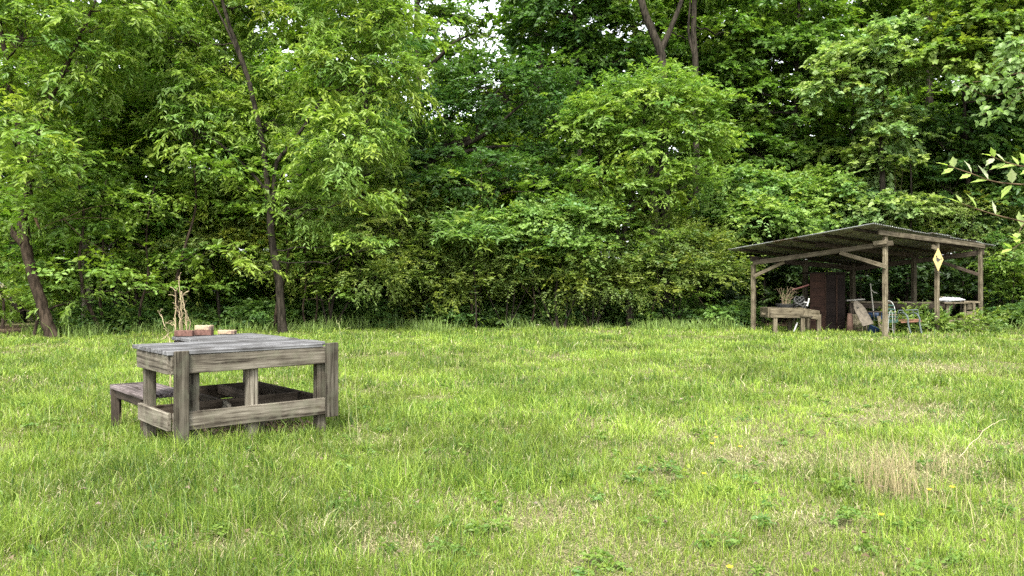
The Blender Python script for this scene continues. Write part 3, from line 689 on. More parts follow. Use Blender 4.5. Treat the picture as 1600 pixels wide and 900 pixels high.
tree('privet_tree', 'dark low shrub mass at the right end of the lawn edge', 'shrub', 26.2,
     [(1580, 510), (1582, 470), (1585, 430)], .05,
     [(1590, 440, 50, 34), (1560, 470, 30, 24), (1620, 480, 50, 30), (1580, 400, 40, 28)], c0=DK0, c1=MD1, L=.11, W=.07, dens=1.1, nspray=11, seed=58)

# --- shrubs directly behind the shed, leaves darkened to stand in for the wood's inner shade
for k, (px, lab) in enumerate([(1150, 'shade-painted leafy bush at the left corner of the shed'), (1240, 'shade-painted bush behind the planter box under the shed'), (1330, 'shade-painted bush behind the brown cabinet'),
                               (1420, 'shade-painted bush behind the lawn chairs'), (1500, 'shade-painted bush behind the white bag')]):
    tree('shade_painted_bush', lab, 'bush', 27.3, [(px, 500), (px + 2, 470), (px + 5, 440)], .04,
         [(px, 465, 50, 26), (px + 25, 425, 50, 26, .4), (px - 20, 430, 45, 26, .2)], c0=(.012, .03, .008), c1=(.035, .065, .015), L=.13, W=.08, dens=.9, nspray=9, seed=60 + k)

# --- tall trunks whose bare upper stems stand out against the canopy
for args in [('forked_tree', 'thick trunk forking into two bare limbs above the rounded bright tree', 27.5, [(1040, 505), (1038, 300), (1036, 120), (1030, 75), (1008, 20), (985, -60)], .2,
              [(960, -40, 70, 40, 1.5), (1080, -50, 70, 40, 1.5), (1000, 40, 40, 24, 1.5), (1090, 60, 30, 20, 1.5)], [{'p': [(1032, 80), (1050, 40), (1068, -10), (1080, -70)], 'r': .12}]),
             ('straight_tree', 'slim straight trunk just right of the forked trunk', 28.5, [(1088, 505), (1088, 300), (1087, 120), (1084, 40), (1088, -70)], .15,
              [(1120, -40, 60, 34, 1.5), (1140, 50, 40, 26, 1.5)], [{'p': [(1087, 100), (1076, 50), (1078, 0), (1072, -60)], 'r': .06}]),
             ('straight_tree', 'dark trunk showing above the tall dense maple', 32, [(1284, 500), (1282, 300), (1281, 100), (1280, -70)], .17, [(1300, -50, 70, 34, 1), (1260, -30, 50, 30, 1)], []),
             ('straight_tree', 'dark trunk standing between the pale-topped maple and the yellow-green maple', 30.5, [(1458, 500), (1456, 300), (1452, 120), (1452, -70)], .19, [(1470, -60, 70, 34, 1), (1430, -40, 50, 28, 1)], []),
             ('straight_tree', 'pale grey trunk showing high between the two bright left trees', 25, [(212, 510), (205, 300), (198, 120), (192, -60)], .17, [(180, -50, 90, 40, .8), (240, 20, 50, 30, 1)], [{'p': [(200, 150), (222, 90), (250, 30), (262, -40)], 'r': .08}])]:
    nm, lb_, Y_, tk, r_, lbs, ex = args
    tree(nm, lb_, 'tree', Y_, tk, r_, lbs, extra=ex, c0=MD0, c1=(.17, .26, .04), L=.2, W=.11, dens=.7, rtop=.55, seed=200 + int(tk[0][0]))

# --- background trees: four kinds, then copies; crown colour lifted against their mutual shade
def bg_tree(seed, hgt, r0, fork=False, c0=DK0, c1=MD1, low=.3):
    rng = np.random.default_rng(seed)
    root = thing('forest_tree', (0, 0, 0), 'tall trunk standing deep in the shaded wood', 'tree', 'tall trees deep in the wood')
    n = 7; P = np.zeros((n, 3)); P[:, 2] = np.linspace(-.2, hgt, n); P[:, :2] = np.cumsum(rng.normal(0, .18, (n, 2)), 0); P[0, :2] = 0
    path = smooth_path(P, 24); mb = MB(); rad = np.linspace(r0, r0 * .3, 24); mb.tube(path, rad, 8)
    LB = []
    nl = 12
    for i in range(nl):
        z = hgt * (low + (1 - low) * (i + .5) / nl); a = rng.uniform(0, 6.28); rr = rng.uniform(.8, 2.6)
        q = path[np.argmin(abs(path[:, 2] - z + .8))]
        c = q + np.array([math.cos(a) * rr, math.sin(a) * rr, .8]); LB.append([*c, rng.uniform(1.3, 2.1), rng.uniform(1.3, 2.1), rng.uniform(.7, 1.2)])
        mb.tube(wiggle(rng, q, c, 7, .12, -.04), np.linspace(r0 * .3, r0 * .08, 7), 5)
    if fork:
        for sg in (-1, 1):
            q = path[10]; e = q + np.array([sg * 2.2, .5, hgt * .55]); mb.tube(wiggle(rng, q, e, 8, .06, -.03), np.linspace(r0 * .7, r0 * .25, 8), 7)
    V, Q, C, bc, li = crown_geo(rng, LB, dens=.55, L=.3, W=.18, nspray=8, nleaf=9, sl=.55, bough_r=.9, bs=.4, c0=c0, c1=c1)
    mb.build('trunk', M_BARK, root, smooth=True)
    link('crown', fast_mesh('crown', V, [Q], C), M_LEAFB, root)
    return root
LAND = [(60, 'behind the crooked tree at the left'), (180, 'behind the pale-barked trunk on the left'), (300, 'behind the dark leaning trunk'), (420, 'behind the olive tree left of the slender tree'),
        (560, 'right behind the slender dark-trunked tree'), (680, 'beside the thick trunk of the domed dark tree'), (800, 'behind the umbrella-topped sapling'), (930, 'behind the vine-smothered mound'),
        (1080, 'behind the rounded bright-green tree'), (1200, 'just left of the shed'), (1340, 'behind the left half of the shed'), (1480, 'behind the right half of the shed'), (1600, 'past the right post of the shed'), (9999, 'at the right edge past the shed')]
def relabel(o, px, what, grp):
    w = [t for lim, t in LAND if px < lim][0]; o['label'] = what + ' ' + w; o['group'] = grp + ' ' + w
protos = [bg_tree(71, 17, .24, low=.25, c0=MD0, c1=(.2, .29, .045)), bg_tree(72, 19, .3, True, low=.35, c0=MD0, c1=(.18, .27, .045)), bg_tree(73, 15, .2, low=.12, c0=MD0, c1=(.24, .33, .055)), bg_tree(74, 18, .28, low=.2, c0=MD0, c1=(.2, .3, .05))]
def put(root, px, Y, rz, s):
    root.location = (GX(px, Y), Y, 0); root.rotation_euler.z = rz; root.scale = (s, s, s)
def dup(root, px, Y, rz, s):
    r = root.copy(); COL.objects.link(r)
    for ch in list(root.children):
        c = ch.copy(); COL.objects.link(c); c.parent = r
    put(r, px, Y, rz, s); return r
rb = random.Random(8)
BG = [(-40, 33, 2), (30, 29, 3), (95, 36, 0), (235, 38, 1), (350, 35, 3), (470, 38, 0), (590, 40, 1), (565, 28, 2), (690, 37, 2),
      (1035, 33, 1), (1085, 32, 0), (1140, 38, 3), (1010, 40, 2), (1190, 34, 2), (1282, 36, 0), (1340, 38, 3), (1452, 34, 0), (1400, 40, 1), (1510, 36, 3), (1570, 32, 2), (1650, 35, 0), (1680, 29, 3),
      (930, 37, 2), (840, 39, 2), (770, 41, 2), (845, 36, 0), (-150, 28, 0), (1760, 31, 1), (-120, 38, 1)]
for i, (px, Y, k) in enumerate(BG):
    s = rb.uniform(.85, 1.1)
    if px == 770: s = .66
    
    first = [j for j, b in enumerate(BG) if b[2] == k][0] == i
    o_ = protos[k] if first else dup(protos[k], px, Y, 0, s)
    put(o_, px, Y, rb.uniform(0, 6.28), s); relabel(o_, px, 'tall tree deep in the wood', 'tall trees')

# saplings and thin stems in the shade at the wood's edge
rs = np.random.default_rng(77)
def sapling(seed):
    rng = np.random.default_rng(seed)
    root = thing('sapling', (0, 0, 0), 'thin sapling stem in the shade at the wood edge', 'sapling', 'thin saplings along the wood edge')
    h = rng.uniform(3, 5); P = np.zeros((6, 3)); P[:, 2] = np.linspace(-.1, h, 6); P[1:, :2] = np.cumsum(rng.normal(0, .16, (5, 2)), 0)
    mb = MB(); path = smooth_path(P, 18); mb.tube(path, np.linspace(.045, .012, 18), 6)
    LB = []
    for i in range(7):
        q = path[rng.integers(5, 18)]; c = q + np.append(rng.normal(0, .6, 2), .2); LB.append([*c, .6, .6, .25]); mb.tube(wiggle(rng, q, c, 5, .15), np.linspace(.014, .005, 5), 4)
    V, Q, C, _, _ = crown_geo(rng, LB, dens=.9, L=.13, W=.08, nspray=6, nleaf=9, bough_r=.6, flat=.2, c0=MD0, c1=MD1)
    mb.build('trunk', M_BARKN, root, smooth=True); link('crown', fast_mesh('crown', V, [Q], C), M_LEAF, root)
    return root
sp = [sapling(s_) for s_ in (81, 82, 83, 84)]
for i in range(44):
    px = rs.uniform(-60, 1660); x0 = GX(px, 25); Y = float(edge_y(x0, 25)) + (rs.uniform(-.1, .5) if i % 2 else rs.uniform(.8, 5))
    if 1130 < px < 1640: Y = max(Y, 30)
    a_, s_ = rs.uniform(0, 6.28), rs.uniform(.7, 1.2); o_ = sp[i] if i < 4 else dup(sp[i % 4], px, Y, a_, s_)
    put(o_, px, Y, a_, s_); relabel(o_, px, 'thin sapling in the shade', 'thin saplings')

# understory and far wood as masses
def build_mass():
    rng = np.random.default_rng(90)
    LB = []
    for i in range(120):                       # undergrowth along and behind the edge
        px = rng.uniform(85, 1750); Y = float(edge_y(GX(px, 25), 25)) + abs(rng.normal(.9, 1.6)) + .25
        if 1165 < px < 1560: continue
        r = rng.uniform(.35, .9); LB.append([GX(px, Y), Y, rng.uniform(.12, .5), r, r, rng.uniform(.2, .5)])
    V, Q, C, bc, _ = crown_geo(rng, LB, dens=1.2, L=.1, W=.06, nspray=9, nleaf=9, sl=.3, bough_r=.42, bs=.16, flat=.5, c0=DK0, c1=(.11, .18, .04), minz=.05)
    o = link('undergrowth', fast_mesh('undergrowth', V, [Q], C), M_LEAF); tagp(o, 'low leafy undergrowth along the shaded wood edge', 'undergrowth', kind='stuff')
    LB = []
    for i in range(230):                       # broad-leaved weeds low in the lawn
        y = rng.uniform(3.3, 11); x = rng.uniform(-.72, .72) * y; r = rng.uniform(.02, .05); LB.append([x, y, .035, r, r, .02])
    V, Q, C, bc, _ = crown_geo(rng, LB, dens=1.0, L=.03, W=.02, nspray=4, nleaf=5, sl=.05, bough_r=.12, bs=.025, droop=.3, c0=(.06, .13, .02), c1=(.17, .25, .045), minz=.03)
    o = link('lawn_weeds', fast_mesh('lawn_weeds', V, [Q], C), M_LEAF); tagp(o, 'small broad-leaved weeds and clover among the grass', 'weeds', kind='stuff')
    LB = []
    for i in range(120):                       # shaded interior thicket
        px = rng.uniform(-250, 1850); Y = rng.uniform(28, 40)
        r = rng.uniform(1., 2.2); top = 5.5
        LB.append([GX(px, Y), Y, rng.uniform(.6, top), r, r, rng.uniform(.5, 1.1)])
    for i in range(130):                       # low growth deep inside
        px = rng.uniform(90, 1850); Y = rng.uniform(34, 48); r = rng.uniform(1., 2.); LB.append([GX(px, Y), Y, rng.uniform(.3, 1.6), r, r, rng.uniform(.5, .9)])
    for i in range(170):                       # far wall of the wood
        px = rng.uniform(-300, 1900); Y = rng.uniform(42, 56)
        top = 11.5 + 3 * N1(px * .01, 3.3) if not (720 < px < 800) else 11.5
        z = rng.uniform(1.0, 1) * rng.random() ** .8 * top + .8
        LB.append([GX(px, Y), Y, z, rng.uniform(1.8, 3.2), 2, rng.uniform(.9, 1.8)])
    V, Q, C, bc, _ = crown_geo(rng, LB, dens=.8, L=.42, W=.26, nspray=8, nleaf=8, sl=.7, bough_r=1.2, bs=.5, c0=MD0, c1=(.25, .34, .055))  # foliage colour raised to make the shaded far rows look lit
    o = link('distant_woods', fast_mesh('distant_woods', V, [Q], C), M_LEAFB); tagp(o, 'far mass of foliage closing the depth of the wood', 'woods', kind='stuff')
    # weeds in front of and under the shed
    LB = []
    for px, py, s in [(1400, 512, .35), (1420, 514, .4), (1440, 512, .4), (1455, 516, .3), (1480, 518, .3), (1395, 518, .3), (1510, 505, .3), (1520, 500, .28), (1374, 520, .16),
                      (1430, 518, .35), (1410, 520, .3), (1465, 512, .3), (1500, 516, .25), (1545, 512, .3), (1447, 517, .3), (1490, 520, .2)]:
        Y = 22.4 + (522 - py) * .04; LB.append([GX(px, Y), Y, s * .6, .3, .25, s * .75])
    V, Q, C, bc, _ = crown_geo(rng, LB, dens=1.2, L=.13, W=.05, nspray=6, nleaf=8, sl=.25, bough_r=.3, bs=.1, flat=1.2, droop=.1, c0=(.1, .16, .03), c1=(.2, .27, .06), minz=.05)
    o = link('weeds', fast_mesh('weeds', V, [Q], C), M_LEAF); tagp(o, 'leafy green weeds growing among the clutter of the open shed', 'weeds', kind='stuff')
build_mass()
for px, lb, lab in [(130 + 290, [(415, 490, 26, 14), (400, 500, 22, 10)], 'small bright-green bush at the foot of the slender tree'),
                    (720, [(715, 495, 16, 10)], 'small leafy plant at the lawn edge under the middle shrubs'), (1135, [(1130, 490, 24, 9), (1145, 498, 14, 8)], 'small fresh-green bush just left of the shed'),
                    (1590, [(1592, 500, 18, 12)], 'low green bush at the right end of the lawn')]:
    tree('small_bush', lab, 'bush', 24.2 if px < 700 else 25, [(px, 513), (px, 505), (px, 498)], .02, lb, c0=(.08, .16, .03), c1=(.17, .28, .05), L=.13, W=.07, nspray=8, nleaf=8, bough_r=.35, bs=.15, dens=1.3)

# ------------------------------------------------------------------ near boughs of trees standing outside the frame
def lobed_leaf(mb, base, d, up, L, W, col, rng):
    d = nrm(np.array(d)); w = nrm(np.cross(d, up)); u = nrm(np.cross(w, d))
    prof = [(0, 0), (.12, .10), (.3, .42), (.42, .36), (.55, .5), (.68, .28), (.85, .12), (1, 0)]
    ce = [(t, 0) for t, _ in prof]
    V = []; cur = rng.uniform(-.15, .2)
    for t, s in prof: V.append(base + d * L * t + u * (-cur * L * t * t) + w * W * s + u * W * s * .25)
    for t, s in prof: V.append(base + d * L * t + u * (-cur * L * t * t))
    for t, s in prof: V.append(base + d * L * t + u * (-cur * L * t * t) - w * W * s + u * W * s * .25)
    Q = []
    for i in range(7): Q += [[i, i + 1, 9 + i, 8 + i], [8 + i, 9 + i, 17 + i, 16 + i]]
    mb.add(np.array(V), np.array(Q), col)

def near_sapling():
    rng = np.random.default_rng(33); Y = 3.9
    root = thing('mulberry_sapling', (GX(1800, Y), Y, 0), 'twigs with big fresh lobed leaves reaching in from the right edge', 'sapling')
    tr = MB(); P = smooth_path([[GX(1800, Y), Y, -.05], PW(1790, 500, Y), PW(1770, 330, Y), PW(1760, 150, Y)], 16); tr.tube(P, np.linspace(.025, .008, 16), 7)
    lf = MB()
    tw = [[(1775, 350), (1680, 300), (1620, 290), (1560, 285), (1520, 272), (1482, 259)], [(1772, 330), (1690, 262), (1620, 262), (1580, 256), (1548, 244)],
          [(1780, 400), (1690, 375), (1620, 352), (1560, 337), (1528, 327), (1503, 318)], [(1785, 440), (1680, 395), (1610, 378), (1582, 388)], [(1775, 345), (1690, 325), (1640, 330), (1600, 350), (1590, 372)]]
    for ti, t in enumerate(tw):
        pth = smooth_path([PW(a, b, Y + rng.uniform(-.08, .08)) for a, b in t], 22); tr.tube(pth, np.linspace(.006, .0018, 22), 6, col=(2.4, 2.3, 1.9))
        step = 3 if ti < 2 else 4
        for i in range(5, 22, step):
            for sgn in ((1, -1) if ti < 2 else ((-1) ** i,)):
                tn = pth[min(i + 1, 21)] - pth[i - 1]; tn /= np.linalg.norm(tn)
                side = np.cross(tn, [0, 1, 0]); side /= np.linalg.norm(side)
                d = tn * .7 + side * sgn * rng.uniform(.4, 1.0) + rng.normal(0, .2, 3); up = np.array([0, -.35, 1]) + rng.normal(0, .35, 3)
                k = rng.uniform(.75, 1.15) * (.8 if i > 17 else 1)
                c = np.array([.26, .35, .08]) * rng.uniform(.85, 1.2)
                if rng.random() < .25: c = np.array([.36, .40, .24])
                lobed_leaf(lf, pth[i], d, up, .088 * k, .045 * k, c, rng)
        lobed_leaf(lf, pth[-1], pth[-1] - pth[-3], np.array([0, -.3, 1]), .08, .035, np.array([.28, .36, .08]), rng)
    tr.build('trunk', M_BARKN, root, smooth=True); lf.build('leaves', M_LEAF, root)
near_sapling()
def near_maple():
    rng = np.random.default_rng(34); Y = 11.5
    root = thing('maple_tree', (GX(1760, Y), Y, 0), 'pale boughs with hanging maple leaves entering at the upper right edge', 'tree')
    tr = MB(); P = smooth_path([[GX(1760, Y), Y, -.1], PW(1750, 400, Y), PW(1740, 100, Y), PW(1730, -200, Y)], 20); tr.tube(P, np.linspace(.11, .05, 20), 9)
    lf = MB()
    tw = [[(1745, 190), (1660, 150), (1600, 115), (1560, 125), (1520, 128)], [(1748, 260), (1660, 190), (1600, 145), (1570, 170), (1530, 180)], [(1740, 120), (1650, 95), (1590, 92), (1560, 100)],
          [(1745, 210), (1650, 130), (1600, 135), (1545, 150), (1500, 128)], [(1740, 60), (1660, 55), (1600, 70), (1570, 68)]]
    for ti, t in enumerate(tw):
        pth = smooth_path([PW(a, b, Y + rng.uniform(-.3, .3)) for a, b in t], 26); tr.tube(pth, np.linspace(.014, .003, 26), 5, col=(2.6, 2.5, 2.2))
        for i in range(11, 26):
            for _ in range(6 if ti != 3 else 2):
                b = pth[i] + rng.normal(0, .085, 3)
                d = np.array([rng.normal(-.3, .5), rng.normal(0, .5), rng.normal(-.45, .3)]); up = np.array([0, -.4, .9]) + rng.normal(0, .4, 3)
                k = rng.uniform(.7, 1.2); c = np.array([.15, .23, .07]) * rng.uniform(.8, 1.3)
                lobed_leaf(lf, b, d, up, .115 * k, .085 * k, c, rng)
    tr.build('trunk', M_BARKN, root, smooth=True); lf.build('leaves', M_LEAF, root)
near_maple()

# ------------------------------------------------------------------ the weathered table
random.seed(4)
def TW(u, v, z): 
    p = TA + TU * u + TV * v; return Vector((p[0], p[1], z))
UV = Vector((*TU, 0)); VVv = Vector((*TV, 0))
def build_table():
    T = thing('garden_table', TW(.7, .6, 0), 'weathered grey L-shaped plank table with a low bottom frame', 'table')
    m3 = Matrix((UV, VVv, Vector((0, 0, 1)))).transposed().to_4x4(); m3.translation = TW(0, 0, 0)
    mb = MB(); v = -.045
    rr = random.Random(2)
    while v < 1.84:
        w = .130 + rr.uniform(-.006, .006); t = rr.uniform(.65, 1.2)
        u0 = -.06 if v < .8 else .60; u1 = 1.50 if v < .0 else 1.475
        if v < -.0: u0, u1 = -.05, 1.375
        if .78 < v < .86: u0 = -.05
        mb.box(((u0 + u1) / 2 + rr.uniform(-.006, .006), v + w / 2, .852 + rr.uniform(-.003, .003)), (u1 - u0, w, .036), col=(t, t, t), bev=.005,
               rot=Euler((rr.uniform(-.012, .012), rr.uniform(-.004, .004), rr.uniform(-.003, .003))).to_matrix())
        v += w + .016
    mb.build('tabletop', M_TOP, T, mw=m3)
    B = lambda nm, a, b, w, h, mat=M_FRAME, up=(0, 0, 1), **k: beam(nm, TW(*a), TW(*b), w, h, mat, T, up, **k)
    B('apron', (-.02, -.02, .75), (1.40, -.02, .75), .038, .158)
    B('apron', (-.022, .005, .75), (-.022, .83, .75), .038, .158)
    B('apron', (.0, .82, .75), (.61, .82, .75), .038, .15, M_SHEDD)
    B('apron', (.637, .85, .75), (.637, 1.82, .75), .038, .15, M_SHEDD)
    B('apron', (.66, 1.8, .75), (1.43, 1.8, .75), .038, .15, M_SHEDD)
    B('apron', (1.45, .0, .75), (1.45, 1.82, .75), .038, .15)
    # outer corner boards
    B('corner_board', (.055, -.06, -.1), (.055, -.06, .868), .12, .038, M_POST, up=VVv, tint=.9)
    B('corner_board', (1.455, -.062, .165), (1.455, -.062, .868), .12, .045, M_POST, up=VVv, tint=.7)
    # legs
    for (u, v, t, mt) in [(.19, .06, .6, M_POST), (.04, .72, 1.0, M_POST), (.71, .05, 1.15, M_FRAME), (1.385, .05, 1.05, M_POST), (.69, 1.74, .7, M_POST), (1.4, 1.74, .8, M_POST)]:
        B('leg', (u, v, -.1), (u, v, .83), .09, .09, mt, up=VVv, tint=t)
    # bottom frame
    B('lower_rail', (-.0, -.02, .268), (1.40, -.02, .268), .038, .155)
    B('lower_rail', (-.022, .005, .27), (-.022, .80, .27), .038, .15)
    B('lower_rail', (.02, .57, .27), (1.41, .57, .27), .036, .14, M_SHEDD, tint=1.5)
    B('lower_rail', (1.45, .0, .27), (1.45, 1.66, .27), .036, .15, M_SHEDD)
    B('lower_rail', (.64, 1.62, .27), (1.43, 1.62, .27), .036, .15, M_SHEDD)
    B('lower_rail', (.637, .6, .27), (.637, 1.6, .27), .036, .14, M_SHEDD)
    B('cross_board', (.55, .16, .29), (.66, .55, .27), .036, .12, M_FRAME, tint=.8)
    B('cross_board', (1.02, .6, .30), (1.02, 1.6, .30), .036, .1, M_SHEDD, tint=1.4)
    B('block', (.87, .32, -.05), (.87, .32, .19), .14, .1, M_POST, up=VVv, tint=.8)
build_table()

def build_bench():
    T = thing('low_bench', TW(.2, 1.3, 0), 'low dark plank bench tucked into the corner of the weathered table', 'bench')
    m3 = Matrix((VVv, -UV, Vector((0, 0, 1)))).transposed().to_4x4(); m3.translation = TW(.0, .98, .39)
    mb = MB()
    for i, (o, w, t) in enumerate([(-.06, .14, 1.1), (-.205, .135, .85), (-.345, .13, 1.0)]):
        mb.box((.30, o, 0), (1.0 + .02 * i, w, .038), col=(t, t, t), bev=.006, rot=Euler((.01 * (i - 1), .004 * i, .003)).to_matrix())
    mb.build('seat', M_BENCH, T, mw=m3)
    B = lambda nm, a, b, w, h, mat=M_SHEDD, up=(0, 0, 1), **k: beam(nm, TW(*a), TW(*b), w, h, mat, T, up, **k)
    B('end_board', (-.01, 1.795, .36), (.42, 1.795, .36), .035, .11, M_BENCH, tint=.7)
    B('leg', (.03, 1.72, -.08), (.03, 1.745, .37), .09, .045, M_SHEDD, tint=.8); B('leg', (.36, 1.72, -.08), (.36, 1.74, .37), .09, .045)
    B('leg', (.05, .86, -.08), (.05, .86, .37), .09, .045); B('leg', (.36, .86, -.08), (.36, .86, .37), .09, .045)
    B('stretcher', (.03, .9, .33), (.03, 1.7, .33), .035, .08)
build_bench()

M_BRICK = plain_mat('red_brick', (.085, .045, .035), .9, var=.35, sc=40, bump=.004)
M_PALE = plain_mat('pale_brick', (.25, .19, .125), .9, var=.3, sc=30, spots=(.09, .06, .05), bump=.004)
def brick(px, py, Y, w, d, h, rz, mat, label, z=.872):
    p = PW(px, py, Y); root = thing('brick', (p[0], Y, z), label, 'brick', 'bricks lying on the weathered table')
    m = Matrix.Translation((p[0], Y, z)) @ Matrix.Rotation(rz, 4, 'Z')
    mb = MB(); mb.box((0, 0, h / 2), (w, d, h), bev=.005); o = mb.build('body', mat, root, mw=m)
    for k in (-1, 0, 1):
        mc = MB(); mc.lathe([(0.0001, 0), (.012, 0), (.012, .0015), (.0001, .0015)], (k * w * .27, 0, h + .0005), 12, (.25, .25, .25))  # flat dark disc on the top face, painted as a hole's shade
        mc.build('hole_shade_disc', M_SHEDD, root, mw=m)
    return root
bx = brick
b1 = bx(288, 520, 8.47, .185, .085, .062, .12, M_BRICK, 'reddish-brown brick at the far corner in front of the dead stalks')
b2 = bx(318, 519, 8.62, .19, .09, .056, .05, M_BRICK, 'reddish-brown brick carrying a pale brick')
b3 = bx(319, 512, 8.62, .175, .088, .05, .0, M_PALE, 'pale cream brick stacked on a reddish brick', z=.93)
b4 = bx(355, 519, 8.82, .185, .085, .045, -.08, M_PALE, 'pale cream brick lying alone near the back edge')
for b, n in ((b1, 'brick'),): pass

def stalks(root_label, name, cat, Y, items, col=(.25, .2, .12), base_px=None, mat=None, twigs=True, seed=1):
    rng = np.random.default_rng(seed); bp = base_px or items[0][0][0][0]
    root = thing(name, (GX(bp, Y), Y, 0), root_label, cat); mb = MB()
    for pts, r in items:
        P = np.array([PW(a, b, Y + rng.uniform(-.06, .06)) for a, b in pts]); P = smooth_path(P, 16)
        P[2:-1] += rng.normal(0, .006, P[2:-1].shape); c = np.array(col) * rng.uniform(.8, 1.25)
        mb.tube(P, np.linspace(r, r * .5, 16), 6, col=c)
        if twigs:
            for i in range(3, 15, 2):
                e = P[i] + np.array([rng.normal(0, .035), rng.normal(0, .03), rng.uniform(.01, .07)]); mb.tube([P[i], (P[i] + e) / 2 + [0, 0, .01], e], [r * .35, r * .3, r * .5], 5, col=c)
    mb.build('stalks', mat or M_DRY, root, smooth=True); return root
stalks('bundle of dead tan woody stalks standing upright behind the reddish brick', 'dead_stalks', 'dead plant', 8.75,
       [([(274, 647), (274, 560), (274, 500), (274, 462), (277, 450)], .008), ([(281, 646), (281, 520), (280, 485), (279, 470)], .006), ([(285, 645), (285, 515), (283, 480), (280, 440), (279, 432)], .0075),
        ([(288, 645), (291, 510), (288, 478), (284, 455)], .007), ([(292, 645), (292, 515), (289, 490), (286, 470), (283, 455)], .006), ([(296, 645), (297, 515), (294, 500), (291, 490)], .0075), ([(279, 645), (282, 500), (286, 480), (287, 470)], .005),
        ([(277, 646), (274, 520), (268, 508), (259, 503)], .005)], seed=3)
stalks('curved dry weed stem with a drooping tan head left of the dead stalks', 'dry_weed', 'dead plant', 7.9,
       [([(272, 730), (266, 560), (263, 525), (258, 508), (250, 492), (247, 485)], .004), ([(268, 730), (264, 540), (257, 530), (250, 531)], .003)], seed=4, twigs=True, col=(.3, .24, .15))
stalks('tall thin grass stalk with a feathery seed head by the table right corner', 'seed_stalk', 'grass stalk', 7.2,
       [([(548, 690), (544, 640), (541, 590), (535, 540), (532, 512), (526, 500)], .003), ([(560, 690), (556, 600), (566, 560), (575, 530), (571, 515)], .002)], seed=5, col=(.26, .27, .12), mat=M_GRASS)
stalks('bent pale broken stalk arching over the lawn at the right', 'bent_stalk', 'dead plant', 6.6,
       [([(1482, 735), (1500, 712), (1520, 690), (1538, 672), (1556, 660), (1572, 655)], .0035)], seed=6, col=(.33, .3, .18), twigs=False)
# broomsedge clump
def broomsedge(px, py, label, n=150, h=(.35, .62), sx=.28, seed=1, c=(.24, .215, .105)):
    rng = np.random.default_rng(seed); Y = 1.45 * F / (py - HZ); X = GX(px, Y)
    root = thing('broomsedge', (X, Y, 0), label, 'dry grass', 'dry tan grass clumps at the right of the lawn')
    x = X + rng.normal(0, sx, n); y = Y + rng.normal(0, .18, n)
    V, Q, T, C = blades(x, y, rng.uniform(*h, n), np.full(n, .004), np.abs(rng.normal(.3, .25, n)), np.array(c) * rng.uniform(.7, 1.35, (n, 1)), rng)
    me = fast_mesh('blades', V - np.array([X, Y, 0]), [Q, T], C); link('blades', me, M_DRY, root, Matrix.Translation(root.location))
broomsedge(1395, 765, 'tallest pinkish-tan dry grass clump standing in the right part of the lawn', 120, (.2, .6), .12, 1, (.23, .19, .10))
broomsedge(1365, 760, 'wispy tan dry grass left of the tallest dry clump', 70, (.15, .45), .13, 2)
broomsedge(1465, 735, 'low thin dry grass between the tallest clump and the bent stalk', 60, (.15, .42), .14, 3)
broomsedge(1490, 800, 'sparse straw tuft below the bent stalk', 80, (.12, .3), .2, 4)

# yellow flowers
M_YEL = plain_mat('yellow_petal', (.75, .52, .02), .5, var=.1)
M_STEM = plain_mat('flower_stem', (.1, .17, .04), .6)
M_WHT = plain_mat('pale_petal', (.6, .5, .42), .5)
def flower(px, py, label, r=.017, h=.16, mat=None):
    Y = 1.45 * F / (py - HZ + h * 1250 / 6.5 * .8); rng = random.Random(px)
    # the head sits h above the ground: solve the depth from the head's pixel
    Y = (HC - h) * F / (py - HZ); X = GX(px, Y)
    root = thing('dandelion', (X, Y, 0), label, 'flower', 'small flowers in the lawn')
    s = MB(); s.tube([[X + .01, Y, -.01], [X + .004, Y, h * .5], [X, Y, h]], .0018, 5); s.build('stem', M_STEM, root)
    p = MB()
    for k in range(16):
        a = k * 6.283 / 16; d = np.array([math.cos(a), math.sin(a), .25]); w = np.array([-math.sin(a), math.cos(a), 0]) * r * .25
        b = np.array([X, Y, h]); p.add([b, b + d * r * .6 + w, b + d * r, b + d * r * .6 - w], [[0, 1, 2, 3]])
    p.lathe([(.0001, h + .006), (r * .35, h + .004), (r * .45, h - .002), (.0001, h - .006)], (X, Y, 0), 10); p.build('petals', mat or M_YEL, root)
for px, py, lb in [(1113, 693, 'yellow flower highest of the pair at the straw patch'), (1157, 698, 'yellow flower right beside the straw patch'), (1100, 740, 'yellow flower on the left side of the straw patch'), (1452, 765, 'yellow flower left of two below the bent stalk'),
                   (1488, 761, 'yellow flower right of two below the bent stalk'), (1377, 804, 'yellow flower nearest the camera below the tan clump'), (1119, 683, 'yellow bud behind the straw patch'), (1140, 886, 'yellow flower at the very bottom of the lawn')]:
    flower(px, py, lb)
flower(842, 508, 'pale pinkish blossom at the far edge of the lawn', .07, .12, M_WHT)

